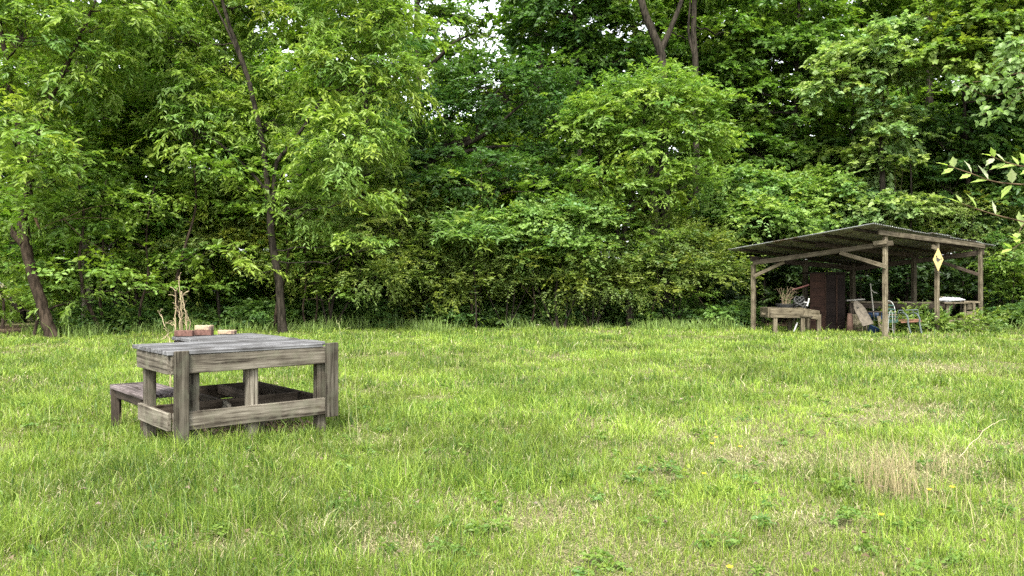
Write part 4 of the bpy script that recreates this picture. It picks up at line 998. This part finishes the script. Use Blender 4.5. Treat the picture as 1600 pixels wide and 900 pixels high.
# fallen leaves on the lawn and under the table
def fallen():
    rng = np.random.default_rng(12); n = 260
    y = rng.uniform(3.6, 12, n); x = rng.uniform(-1, 1, n) * .68 * y
    x2 = []; y2 = []
    for _ in range(700):
        u, v = rng.uniform(.1, 1.5), rng.uniform(-.0, 1.0); p = TA + TU * u + TV * v; x2.append(p[0]); y2.append(p[1])
    x = np.concatenate([x, x2]); y = np.concatenate([y, y2]); n = len(x)
    base = np.stack([x, y, ground_z(x, y) + rng.uniform(.02, .07, n)], -1)
    d = nrm(np.stack([rng.normal(0, 1, n), rng.normal(0, 1, n), rng.normal(0, .25, n)], -1)); up = nrm(np.array([0, 0, 1.]) + rng.normal(0, .4, (n, 3)))
    col = np.array([.10, .07, .045]) * rng.uniform(.5, 1.5, (n, 1)) + rng.uniform(0, .06, (n, 1)) * (rng.random((n, 1)) < .4)
    V, Q, C = leaf_quads(base, d, up, rng.uniform(.03, .06, n), rng.uniform(.02, .035, n), col, .25)
    o = link('fallen_leaves', fast_mesh('fallen_leaves', V, [Q], C), M_DRY); tagp(o, 'brown dead leaves scattered in the grass and piled under the table', 'dead leaves', kind='stuff')
fallen()

# ------------------------------------------------------------------ the open shed
M_TIN = plain_mat('galvanised_tin', (.22, .23, .22), .45, .6, var=.3, sc=3, spots=(.10, .075, .05))
PL = (7.06, 23.4); PM = (GX(1383, 21.3), 21.3); P3 = (GX(1464, 22.45), 22.45); PR = (GX(1532, 23.55), 23.55); PB = (10.9, 25.6)
H1 = np.array([GX(1366, 20.6), 20.6, 2.933]); L1 = np.array([GX(1137, 23.3), 23.3, 2.363]); H2 = np.array([GX(1560, 24.2), 24.2, 2.53])
def roof_z(x, y):
    a, b = L1 - H1, H2 - H1; n = np.cross(a, b); return H1[2] - (n[0] * (x - H1[0]) + n[1] * (y - H1[1])) / n[2]
def build_shed():
    S = thing('open_shed', (10.4, 23.4, 0), 'open pole shed with a sloping corrugated tin roof at the wood edge', 'shed')
    B = lambda nm, a, b, w, h, mat=M_SHEDW, up=(0, 0, 1), **k: beam(nm, a, b, w, h, mat, S, up, **k)
    rz = lambda p, d=.0: roof_z(p[0], p[1]) - d
    # roof: corrugated sheets running from the high eave to the low one
    a = L1 - H1; b = H2 - H1; La, Lb = np.linalg.norm(a), np.linalg.norm(b); an, bn = a / La, b / Lb
    up = np.cross(bn, an); up /= np.linalg.norm(up); up = up if up[2] > 0 else -up
    nsheet = 7; rng = np.random.default_rng(9)
    for s in range(nsheet):
        w = Lb / nsheet; nu = 44; s0 = s * w - (.06 if s else 0); s1 = (s + 1) * w
        q = np.linspace(s0, s1, nu); wave = .02 * np.sin(q * 2 * math.pi / .085)
        ex = rng.uniform(-.06, .06) if s else 0; na = 7; tl = rng.uniform(-.012, .02); sagp = rng.uniform(-.015, .015)
        V = []
        for i in range(na):
            t = i / (na - 1); A = H1 + an * (ex + t * La)
            zz = wave + .004 * (s % 2) + (tl * (t - .5) * 2)[None] if False else wave + .005 * (s % 2) + sagp * math.sin(t * 3.1)
            V.append(A + bn * q[:, None] + up * zz[:, None])
        V = np.concatenate(V); i = np.arange(na - 1)[:, None] * nu; j = np.arange(nu - 1)[None]
        Q = np.stack([i + j, i + j + 1, i + nu + j + 1, i + nu + j], -1).reshape(-1, 4)
        mb = MB(); mb.add(V + up * .02, Q); mb.add(V + up * .018, Q[:, ::-1]); t = rng.uniform(.7, 1.25)
        mb.C = [np.full((len(V), 3), t)] * 2
        o = mb.build('roof_sheet', M_TIN, S, smooth=True)
    # posts
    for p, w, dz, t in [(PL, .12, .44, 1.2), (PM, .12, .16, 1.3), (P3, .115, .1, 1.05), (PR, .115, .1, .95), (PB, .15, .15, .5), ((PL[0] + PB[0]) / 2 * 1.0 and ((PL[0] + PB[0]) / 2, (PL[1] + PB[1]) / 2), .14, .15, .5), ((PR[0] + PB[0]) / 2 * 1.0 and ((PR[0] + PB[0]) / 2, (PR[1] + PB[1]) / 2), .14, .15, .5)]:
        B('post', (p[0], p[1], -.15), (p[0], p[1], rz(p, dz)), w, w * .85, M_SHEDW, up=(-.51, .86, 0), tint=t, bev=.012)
    def along(p, q, t): return (p[0] + (q[0] - p[0]) * t, p[1] + (q[1] - p[1]) * t)
    def hb(nm, p, q, drop, w, h, ext=(0, 0), off=(0, 0), mat=M_SHEDW, **k):
        d = np.array([q[0] - p[0], q[1] - p[1]]); d /= np.linalg.norm(d)
        p = np.array(p) - d * ext[0] + off; q = np.array(q) + d * ext[1] + off
        B(nm, (p[0], p[1], rz(p, drop)), (q[0], q[1], rz(q, drop)), w, h, mat, **k)
    B('beam', (PM[0] + .12, PM[1] - .2, 2.47), (PL[0] - .05, PL[1] - .12, 1.99), .05, .13, tint=.6)
    hb('beam', PM, PR, .125, .05, .13, (.35, .1), (.0, -.1), tint=.75)
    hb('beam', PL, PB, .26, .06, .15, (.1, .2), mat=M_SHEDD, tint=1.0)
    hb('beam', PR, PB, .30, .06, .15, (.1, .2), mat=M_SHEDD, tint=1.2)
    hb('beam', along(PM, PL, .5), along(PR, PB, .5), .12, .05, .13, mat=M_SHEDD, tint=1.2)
    # purlins run parallel to the front beam under the tin
    for t in (.14, .35, .55, .75, .95):
        A = H1 + a * t * .97 + bn * .1; C_ = A + bn * (Lb - .3)
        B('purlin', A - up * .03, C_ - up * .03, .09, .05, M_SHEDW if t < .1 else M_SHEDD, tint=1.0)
    # knee braces
    B('knee_brace', (PL[0] - .03, PL[1] - .14, 1.60), (*along(PL, PM, .25), rz(along(PL, PM, .25), .48)), .045, .1, tint=1.0)
    q = along(PM, PL, .33); B('knee_brace', (PM[0] - .02, PM[1] - .14, 1.84), (q[0] - .03, q[1] - .14, rz(q, .44)), .045, .11, tint=1.0)
    q = along(PR, PB, .35); B('knee_brace', (PR[0] - .05, PR[1], 1.65), (q[0], q[1], rz(q, .32)), .045, .1, M_SHEDD, tint=1.6)
    q = along(P3, PR, -.3); B('tie_block', (P3[0] - .02, P3[1] - .1, 2.35), (P3[0] - .25, P3[1] - .22, 2.42), .05, .12, tint=.9)
    B('tie_block', (PM[0] - .02, PM[1] - .13, 2.5), (PM[0] - .32, PM[1] - .0, 2.46), .05, .12, tint=.9)
build_shed()

# diamond sign on the post
M_SIGN = plain_mat('yellow_sign_paint', (.33, .265, .10), .7, var=.15, sc=14, spots=(.25, .2, .1))
M_BLK = plain_mat('black_paint', (.03, .03, .028), .6)
def sign():
    Y = 22.2; cx = GX(1466, Y); cz = HC + (HZ - 405.5) * Y / F; w, h = .145, .325
    r = thing('diamond_sign', (cx, Y, cz), 'tall yellow diamond plaque with a dark bird hung on the shed post', 'sign')
    mb = MB()
    V = [(cx - w, Y, cz), (cx, Y, cz - h), (cx + w, Y, cz), (cx, Y, cz + h)]; V2 = [(a, b + .02, c) for a, b, c in V]
    mb.add(V + V2, [[0, 1, 2, 3], [7, 6, 5, 4], [0, 4, 5, 1], [1, 5, 6, 2], [2, 6, 7, 3], [3, 7, 4, 0]]); mb.build('panel', M_SIGN, r)
    o = [(-.05, .12), (-.07, .105), (-.052, .095), (-.048, .06), (-.06, .02), (-.05, -.03), (-.02, -.06), (.02, -.055), (.045, -.02), (.075, .0), (.04, .015), (.01, .03), (-.02, .05), (-.032, .09), (-.035, .115)]
    n = len(o); yy = Y - .004
    V = [(cx + x, yy, cz + z) for x, z in o] + [(cx - .01, yy, cz - .005)]
    mb = MB(); mb.add(V, [[i, (i + 1) % n, n] for i in range(n)])
    for dx in (-.02, .01): mb.add([(cx + dx, yy, cz - .05), (cx + dx + .008, yy, cz - .05), (cx + dx + .008, yy, cz - .1), (cx + dx, yy, cz - .1)], [[0, 1, 2, 3]])
    mb.add([(cx + .07, yy, cz + .03), (cx + .095, yy, cz + .045), (cx + .1, yy, cz + .0), (cx + .08, yy, cz - .02)], [[0, 1, 2, 3]])
    mb.build('bird_emblem', M_BLK, r)
sign()

# planter box on legs
def planter():
    Y = 22.3; x0, x1 = GX(1203, Y), GX(1255, Y); zt = HC - 41 * Y / F; zb = HC - 56.5 * Y / F
    r = thing('planter_box', ((x0 + x1) / 2, Y, 0), 'raised wooden planter trough on legs with a drooping side board', 'planter')
    B = lambda nm, a, b, w, h, mat=M_SHEDW, up=(0, 0, 1), **k: beam(nm, a, b, w, h, mat, r, up, **k)
    zm = (zt + zb) / 2; h = zt - zb
    B('front_board', (x0, Y, zm + .065), (x1, Y, zm + .07), .04, h * .48, tint=1.0); B('front_board', (x0 + .01, Y, zm - .07), (x1, Y, zm - .068), .04, h * .5, tint=.9)
    B('side_board', (x1 + .03, Y + .03, zm - .01), (GX(1284, 22.55), 22.75, zm - .09), .04, h * .95, tint=1.25)
    B('side_board', (x0 - .02, Y + .03, zm), (x0 - .02, Y + .75, zm), .04, h, tint=.8)
    B('back_board', (x0, Y + .78, zm), (x1 + .35, Y + .78, zm), .04, h, tint=.7)
    B('bottom', (x0 + .02, Y + .4, zb + .02), (x1 + .3, Y + .4, zb + .02), .7, .03, M_SHEDD)
    B('corner_cleat', (x0 - .04, Y - .03, zb), (x0 - .04, Y - .03, zt), .06, .04, up=(0, 1, 0), tint=1.0)
    B('cleat', (x1 - .1, Y - .05, zb + .06), (x1 + .2, Y + .0, zb + .03), .04, .05, tint=.6)
    for (px, yy, t) in [(1211, Y + .05, 1), (1254, Y + .05, 1.1), (1234, Y + .7, .6), (1279, Y + .45, .9), (1262, Y + .75, .6)]:
        B('leg', (GX(px, yy), yy, -.06), (GX(px, yy), yy, zb + .08), .11, .1, M_SHEDW, up=(0, 1, 0), tint=t)
    B('loose_rail', (GX(1190, 22.6), 22.6, .62 - .07), (GX(1206, 22.6), 22.6, .5), .05, .06, tint=1.1)
    # pot of dead grass on it
    p = thing('plant_tray', (GX(1226, Y + .3), Y + .3, zt), 'black tray with a tuft of dead tan grass on the planter', 'plant pot'); rng = np.random.default_rng(6)
    cx = GX(1226, Y + .3); m = MB()
    m.lathe([(.0001, zt + .004), (.2, zt + .004), (.25, zt + .1), (.235, zt + .1), (.2, zt + .06), (.0001, zt + .06)], (cx, Y + .3, 0), 18); m.build('pot', M_BLK, p)
    g = MB()
    for k in range(24):
        a = rng.uniform(0, 6.28); l = rng.uniform(.15, .55); le = rng.uniform(.15, .6)
        b = np.array([cx + rng.normal(0, .06), Y + .3 + rng.normal(0, .07), zt + .06]); d = np.array([math.cos(a) * le, math.sin(a) * le, 0])
        g.tube([b, b + [0, 0, l * .5] + d * l * .3, b + [0, 0, l * .95] + d * l, b + [0, 0, l * .85] + d * l * 1.5], [.0035, .0035, .004, .002], 4, col=np.array([.2, .155, .095]) * rng.uniform(.5, 1.2))
    g.build('dead_grass', M_DRY, p)
    # dark junk heap, red bar, white pipe
    q = thing('black_hose', (GX(1248, Y + .4), Y + .4, zt), 'coiled black hose heaped on the right of the planter', 'hose'); m = MB()
    for k in range(5):
        th = np.linspace(0, 6.28, 26); rr = .17 - .01 * k; yy = Y + .42
        m.tube(np.stack([GX(1249, yy) + rr * np.cos(th), yy + rr * .8 * np.sin(th), zt - .0 + .05 * k + .06 * np.sin(th * 2 + k) + .05], -1), .018, 6)
    m.build('coil', M_BLK, q)
    q = thing('red_handle', (GX(1250, Y + .5), Y + .5, zt + .3), 'red bar slanting above the planter junk', 'handle'); m = MB()
    m.tube([PW(1238, 453, Y + .35), PW(1252, 449, Y + .35), PW(1264, 445, Y + .35)], .022, 8); m.build('bar', plain_mat('red_paint', (.04, .011, .008), .6), q)
    q = thing('white_bracket', (GX(1262, Y), Y, zt), 'small white metal bracket at the planter corner', 'bracket'); m = MB()
    m.tube([PW(1261, 478, Y + .1), PW(1263, 472, Y + .1), PW(1264, 466, Y + .1)], .02, 6); m.tube([PW(1256, 472, Y + .1), PW(1263, 473, Y + .1)], .014, 6); m.build('arm', plain_mat('white_metal', (.35, .35, .33), .5), q)
    q = thing('white_pipe', (GX(1243, Y + .2), Y + .2, 0), 'short white plastic pipe leaning under the planter', 'pipe'); m = MB()
    m.tube([PW(1240.5, 518, Y + .15), PW(1246, 504, Y + .15)], .022, 8); m.build('tube', plain_mat('white_plastic', (.35, .35, .33), .5), q)
planter()

# tall brown cabinet
def cabinet():
    Y = 23.3; x0, xm, x1 = GX(1266, Y), GX(1289, Y), GX(1322, Y); zt = HC + (HZ - 427.5) * Y / F
    r = thing('brown_cabinet', ((xm + x1) / 2, Y + .3, 0), 'tall dark reddish-brown wardrobe standing under the shed roof', 'cabinet')
    m_side = wood_mat('cabinet_side', (.010, .005, .003), (.018, .009, .006), (.028, .014, .009)); m_dk = wood_mat('cabinet_front', (.004, .003, .002), (.008, .005, .004), (.013, .009, .007))
    # the side panel faces the camera, the doors stand at an angle
    B = lambda nm, a, b, w, h, mat, **k: beam(nm, a, b, w, h, mat, r, **k)
    mb = MB(); c = ((x0 + xm) / 2 + .02, Y + .38, zt / 2)
    mb.box((x0 * .5 + xm * .5, Y + .02, zt / 2 - .03), (xm - x0, .03, zt + .06), col=(1, 1, 1)); mb.build('side_panel', m_side, r)
    mb = MB(); mb.box(((xm + x1) / 2, Y + .12, zt / 2 - .03), (x1 - xm, .03, zt + .04)); mb.build('back_panel', m_dk, r)
    mb = MB(); mb.box(((x0 + x1) / 2, Y + .38, zt + .02), (x1 - x0 + .06, .72, .04)); mb.build('cornice', m_dk, r)
    mb = MB(); mb.box((x1, Y + .4, zt / 2), (.03, .6, zt)); mb.build('door', m_dk, r)
    for px in (1307, 1289.5):
        mb = MB(); mb.box((GX(px, Y + .1), Y + .085, zt * .5), (.03, .035, zt * .92), col=(3, 2.6, 2.2)); mb.build('stile', m_dk, r)
cabinet()

# workbench under the shed
def bench():
    Y = 24.1; z = HC - 31.5 * Y / F
    r = thing('workbench', (GX(1430, Y), Y, 0), 'long dark plank workbench running under the back of the shed', 'workbench')
    B = lambda nm, a, b, w, h, mat=M_SHEDW, up=(0, 0, 1), **k: beam(nm, a, b, w, h, mat, r, up, **k)
    B('bench_top', (GX(1322, Y), Y, z), (GX(1482, Y), Y - .1, z - .03), .7, .05, M_SHEDW, tint=.9)
    B('apron', (GX(1322, Y), Y - .33, z - .11), (GX(1480, Y), Y - .42, z - .14), .04, .14, M_SHEDD, tint=.9)
    for px in (1330, 1424, 1478): B('leg', (GX(px, Y - .3), Y - .3, -.05), (GX(px, Y - .3), Y - .3, z - .04), .12, .1, M_SHEDD, up=(0, 1, 0), tint=1.8)
    B('shelf', (GX(1390, Y), Y - .2, .52 - .16), (GX(1505, Y), Y - .45, .5 - .16), .4, .04, M_SHEDW, tint=.8)
    r2 = thing('potting_bench', (GX(1505, 23), 23, 0), 'grey potting bench with stepped shelves near the right post', 'bench'); Y = 23.2
    B = lambda nm, a, b, w, h, mat=M_SHEDW, up=(0, 0, 1), **k: beam(nm, a, b, w, h, mat, r2, up, **k)
    zt = HC - 33 * Y / F
    B('bench_top', (GX(1466, Y), Y, zt + .0), (GX(1508, Y), Y + .05, zt - .0), .6, .04, tint=.9)
    B('bench_top', (GX(1506, Y), Y + .1, zt + .02), (GX(1528, Y), Y + .1, zt + .02), .45, .05, tint=1.3)
    B('drawer_front', (GX(1507, Y), Y - .1, zt - .12), (GX(1521, Y), Y - .1, zt - .12), .04, .16, tint=.8); B('drawer_front', (GX(1526, Y), Y - .1, zt - .1), (GX(1531, Y), Y - .1, zt - .1), .04, .14, tint=.8)
    B('shelf', (GX(1505, Y), Y - .05, zt - .3), (GX(1519, Y), Y - .05, zt - .3), .3, .11, tint=1.2)
    for px, t, z1 in ((1479, 1.2, zt), (1481.5, 1.0, zt), (1507, 1.2, zt + .06), (1521, 1.0, zt)): B('leg', (GX(px, Y - .15), Y - .15, -.05), (GX(px, Y - .15), Y - .15, z1), .05, .09, up=(0, 1, 0), tint=t)
    B('step_board', (GX(1480, Y), Y - .35, .38), (GX(1515, Y), Y - .35, .36), .3, .05, tint=1.3)
    for px, z_ in ((1484, .26), (1500, .3), (1513, .22)): B('step_block', (GX(px, Y - .4), Y - .45, z_ - .13), (GX(px, Y - .4), Y - .45, z_ + .1), .2, .12, up=(0, 1, 0), tint=1.2)
    # bag
    Yb = 23.1; q = thing('white_sack', (GX(1485, Yb), Yb, zt + .02), 'crumpled white plastic sack lying on the potting bench', 'bag')
    rng = np.random.default_rng(3); nu, nv = 26, 14; V = []
    for i in range(nu):
        for j in range(nv):
            a = 6.283 * i / nu; b = math.pi * j / (nv - 1); rx = .36; x = rx * math.cos(a) * math.sin(b); y = .22 * math.sin(a) * math.sin(b); z = .075 * math.cos(b)
            k = 1 + .28 * (N2(x * 14 + 3, y * 14 + z * 9) - .5) * 2; V.append((GX(1485, Yb) + x * k, Yb + y, zt + .085 + z * k * (1.0 + .5 * (N1(x * 7, 2.2) - .5))))
    Q = [[i * nv + j, ((i + 1) % nu) * nv + j, ((i + 1) % nu) * nv + j + 1, i * nv + j + 1] for i in range(nu) for j in range(nv - 1)]
    m = MB(); m.add(V, Q); m.build('body', plain_mat('white_sack', (.33, .33, .335), .45, var=.2, sc=12, bump=.02), q)
    q = thing('wood_block', (GX(1453, 24), 24, z), 'small pale wood block on the workbench left of the yellow sign', 'block'); m = MB(); m.box((GX(1453, 23.9), 23.9, z + .09), (.1, .1, .12)); m.build('body', M_SHEDW, q)
    q = thing('black_pan', (GX(1400, 24), 24, z), 'low black tray on the middle of the workbench', 'tray'); m = MB()
    m.lathe([(.0001, .03), (.2, .03), (.24, .13), (.225, .13), (.19, .05), (.0001, .05)], (GX(1403, 24), 24, z), 16); m.build('body', M_BLK, q)
bench()

def junk():
    M_TER = plain_mat('terracotta', (.07, .042, .03), .85); M_CRM = plain_mat('cream_plastic', (.15, .13, .08), .6, spots=(.08, .065, .04)); M_BLUE = plain_mat('blue_plastic', (.01, .024, .055), .45)
    M_TAN = plain_mat('tan_board', (.075, .064, .047), .8, var=.4, sc=12); M_GRN = plain_mat('green_webbing', (.018, .045, .033), .7); M_TEAL = plain_mat('faded_teal_paint', (.06, .075, .07), .5); M_ORG = plain_mat('orange_seat', (.13, .065, .042), .6, spots=(.1, .065, .045))
    M_ALU = plain_mat('dull_aluminium', (.24, .25, .23), .5, .4); M_GRY = plain_mat('grey_handle', (.2, .19, .16), .6)
    def lat(name, label, cat, px, Y, prof, mat, part='body', tilt=0):
        r = thing(name, (GX(px, Y), Y, 0), label, cat); m = MB(); m.lathe(prof, (0, 0, 0), 22)
        m.build(part, mat, r, mw=Matrix.Translation((GX(px, Y), Y, 0)) @ Matrix.Rotation(tilt, 4, 'Y'), smooth=True); return r
    lat('clay_pipe', 'tall tapered terracotta pipe standing beside the brown cabinet', 'pipe', 1328, 22.6, [(.0001, 0), (.105, 0), (.085, .3), (.062, .55), (.055, .55), (.07, .3), (.0001, .02)], M_TER)
    b = lat('cream_tub', 'wide cream plastic tub behind the leaning ironing board', 'tub', 1344, 23.0, [(.0001, 0), (.24, 0), (.26, .2), (.27, .22), (.27, .25), (.26, .25), (.28, .47), (.29, .5), (.27, .5), (.25, .3), (.0001, .03)], M_CRM)
    lat('blue_barrel', 'blue plastic barrel behind the foot of the ironing board', 'barrel', 1368, 23.1, [(.0001, 0), (.2, 0), (.22, .1), (.22, .28), (.23, .3), (.22, .32), (.21, .52), (.19, .56), (.0001, .56)], M_BLUE)
    lat('blue_pail', 'small blue pail lying low in the grass before the ironing board', 'pail', 1361, 22.0, [(.0001, 0), (.12, 0), (.15, .2), (.16, .2), (.16, .215), (.14, .215), (.11, .02), (.0001, .02)], M_BLUE, tilt=.5)
    # ironing board
    Y = 22.2; r = thing('ironing_board', (GX(1350, Y), Y, 0), 'old tan ironing board leaning with its tip up against the workbench', 'ironing board')
    p0 = PW(1356.5, 508, Y - .15); p1 = PW(1336, 470, Y + .25); m4, L = frame_from(p0, p1, (0, -1, .3)); m = MB()
    hw = .15; o = [(-L / 2, -hw), (-L / 2 + .02, -hw - .01), (L * .12, -hw), (L * .34, -hw * .72), (L * .46, -hw * .38), (L / 2, 0), (L * .46, hw * .38), (L * .34, hw * .72), (L * .12, hw), (-L / 2 + .02, hw + .01), (-L / 2, hw)]
    n = len(o); V = [(a, b, .015) for a, b in o] + [(a, b, -.015) for a, b in o] + [(0, 0, .018), (0, 0, -.018)]
    m.add(V, [[i, (i + 1) % n, 2 * n] for i in range(n)] + [[n + (i + 1) % n, n + i, 2 * n + 1] for i in range(n)]); m.add(V, [[i, n + i, n + (i + 1) % n, (i + 1) % n] for i in range(n)])
    m.build('board', M_TAN, r, mw=m4)
    for s_ in (-1, 1):
        m = MB(); m.tube([PW(1340 + s_, 480, Y + .1), PW(1352 + s_ * 3, 505, Y + .25), PW(1352 + s_ * 4, 520, Y + .3)], .012, 6); m.build('leg', M_BLK, r)
    # broom handle
    Y = 22.9; r = thing('broom_handle', (GX(1364, Y), Y, 0), 'pale upright stick standing between the cabinet and middle post', 'stick'); m = MB()
    m.tube([PW(1367, 510, Y), PW(1363, 470, Y), PW(1360, 443, Y)], [.018, .016, .012], 7, col=(1, 1, 1)); m.tube([PW(1361, 452, Y), PW(1366, 457, Y), PW(1371, 458, Y)], .01, 6); m.build('pole', M_GRY, r)
    # narrow dark rail table
    Y = 22.6; r = thing('folding_table', (GX(1368, Y), Y, 0), 'small dark folding table between the ironing board and middle post', 'table'); z = HC - 47 * Y / F
    beam('table_top', (GX(1352, Y), Y, z), (GX(1377, Y), Y, z), .4, .03, M_SHEDD, r); 
    for px in (1354, 1375): beam('leg', (GX(px, Y), Y, -.03), (GX(px, Y), Y, z - .02), .04, .04, M_SHEDW, r, up=(0, 1, 0))
    r = thing('loose_plank', (GX(1374, 22.4), 22.4, 0), 'short pale plank leaning just left of the middle post', 'plank'); beam('board', PW(1377, 518, 22.3), PW(1373, 494, 22.5), .09, .03, M_SHEDW, r, up=(0, 1, 0), tint=1.3)
    # chair with webbing behind the middle post
    def arcpts(pts, Y): return smooth_path([PW(a, b, Y + (c if c else 0)) for a, b, c in pts], 22)
    Y = 22.0; r = thing('lawn_chair', (GX(1396, Y), Y, 0), 'folding lawn chair with dark green webbing right behind the middle post', 'chair', 'lawn chairs under the shed')
    m = MB(); m.tube(arcpts([(1379, 520, 0), (1380, 485, .1), (1384, 472, .2), (1392, 471, .2), (1398, 482, .1), (1398, 500, 0), (1396, 521, -.1)], Y), .011, 7); m.build('frame', M_ALU, r)
    m = MB(); m.tube(arcpts([(1387, 521, -.4), (1389, 495, -.4), (1391, 486, -.4), (1394, 490, -.4), (1395, 521, -.4)], Y), .009, 7); m.build('arm', M_ALU, r)
    for k in range(5):
        py = 477 + k * 6; m = MB(); a, b = PW(1383, py, Y + .18 - .02 * k), PW(1397 + k * 1.6, py + 1, Y + .1 - .04 * k)
        m.tube([a, b], [.026, .026], 4); m.build('webbing', M_GRN, r)
    m = MB(); a, b, c, d = PW(1384, 503, Y - .4), PW(1402, 503, Y - .4), PW(1404, 499, Y + .1), PW(1386, 499, Y + .1)
    m.add(np.vstack([[a, b, c, d], np.array([a, b, c, d]) - [0, 0, .02]]), [[0, 1, 2, 3], [7, 6, 5, 4], [0, 4, 5, 1], [1, 5, 6, 2], [2, 6, 7, 3], [3, 7, 4, 0]]); m.build('seat', M_GRN, r)
    # metal patio chair with orange seat
    Y = 21.9; r = thing('patio_chair', (GX(1425, Y), Y, 0), 'low metal chair with curved pale teal arms and a faded orange seat', 'chair', 'lawn chairs under the shed')
    for off in (0, 18):
        m = MB(); m.tube(arcpts([(1404 + off, 490, .5), (1411 + off, 489, .2), (1416 + off * 1.0, 492, 0), (1419 + off, 499, -.05), (1419 + off, 506, -.05), (1423 + off * .95, 521, -.1)], Y), .022, 7); m.build('arm', M_TEAL, r)
    m = MB(); a, b, c, d = PW(1408, 503, Y), PW(1440, 501, Y), PW(1436, 498, Y + .45), PW(1402, 499, Y + .45)
    m.add(np.vstack([[a, b, c, d], np.array([a, b, c, d]) - [0, 0, .03]]), [[0, 1, 2, 3], [7, 6, 5, 4], [0, 4, 5, 1], [1, 5, 6, 2], [2, 6, 7, 3], [3, 7, 4, 0]]); m.build('seat', M_ORG, r)
    m = MB(); a, b, c, d = PW(1402, 499, Y + .45), PW(1436, 498, Y + .45), PW(1434, 484, Y + .6), PW(1404, 485, Y + .6)
    for t in (0, .25, .5, .75, 1): m.tube([a * (1 - t) + b * t, d * (1 - t) + c * t], .008, 5)
    m.tube([d, c], .015, 6); m.build('backrest', M_TEAL, r)
    # wire plant cage
    Y = 21.75; r = thing('wire_cage', (GX(1392, Y), Y, 0), 'rusty wire plant cage standing in weeds against the middle post', 'wire cage'); m = MB(); cx = GX(1393, Y)
    for z_ in (.16, .36, .55):
        th = np.linspace(0, 6.283, 20); rr = .1 + .06 * z_; m.tube(np.stack([cx + rr * np.cos(th), Y + rr * np.sin(th), 0 * th + z_], -1), .006, 5)
    for k in range(4): a = k * 1.57 + .4; m.tube([[cx + .09 * math.cos(a), Y + .09 * math.sin(a), 0], [cx + .14 * math.cos(a), Y + .14 * math.sin(a), .62]], .006, 5)
    m.build('wires', plain_mat('rusty_wire', (.14, .12, .09), .6, .3), r)
    r = thing('white_board', (GX(1340, 23.7), 23.7, 0), 'pale plank lying on the left end of the workbench', 'plank'); beam('board', PW(1322, 469.5, 23.75), PW(1350, 467.5, 23.75), .14, .04, plain_mat('pale_plank', (.22, .21, .18), .8), r)
junk()
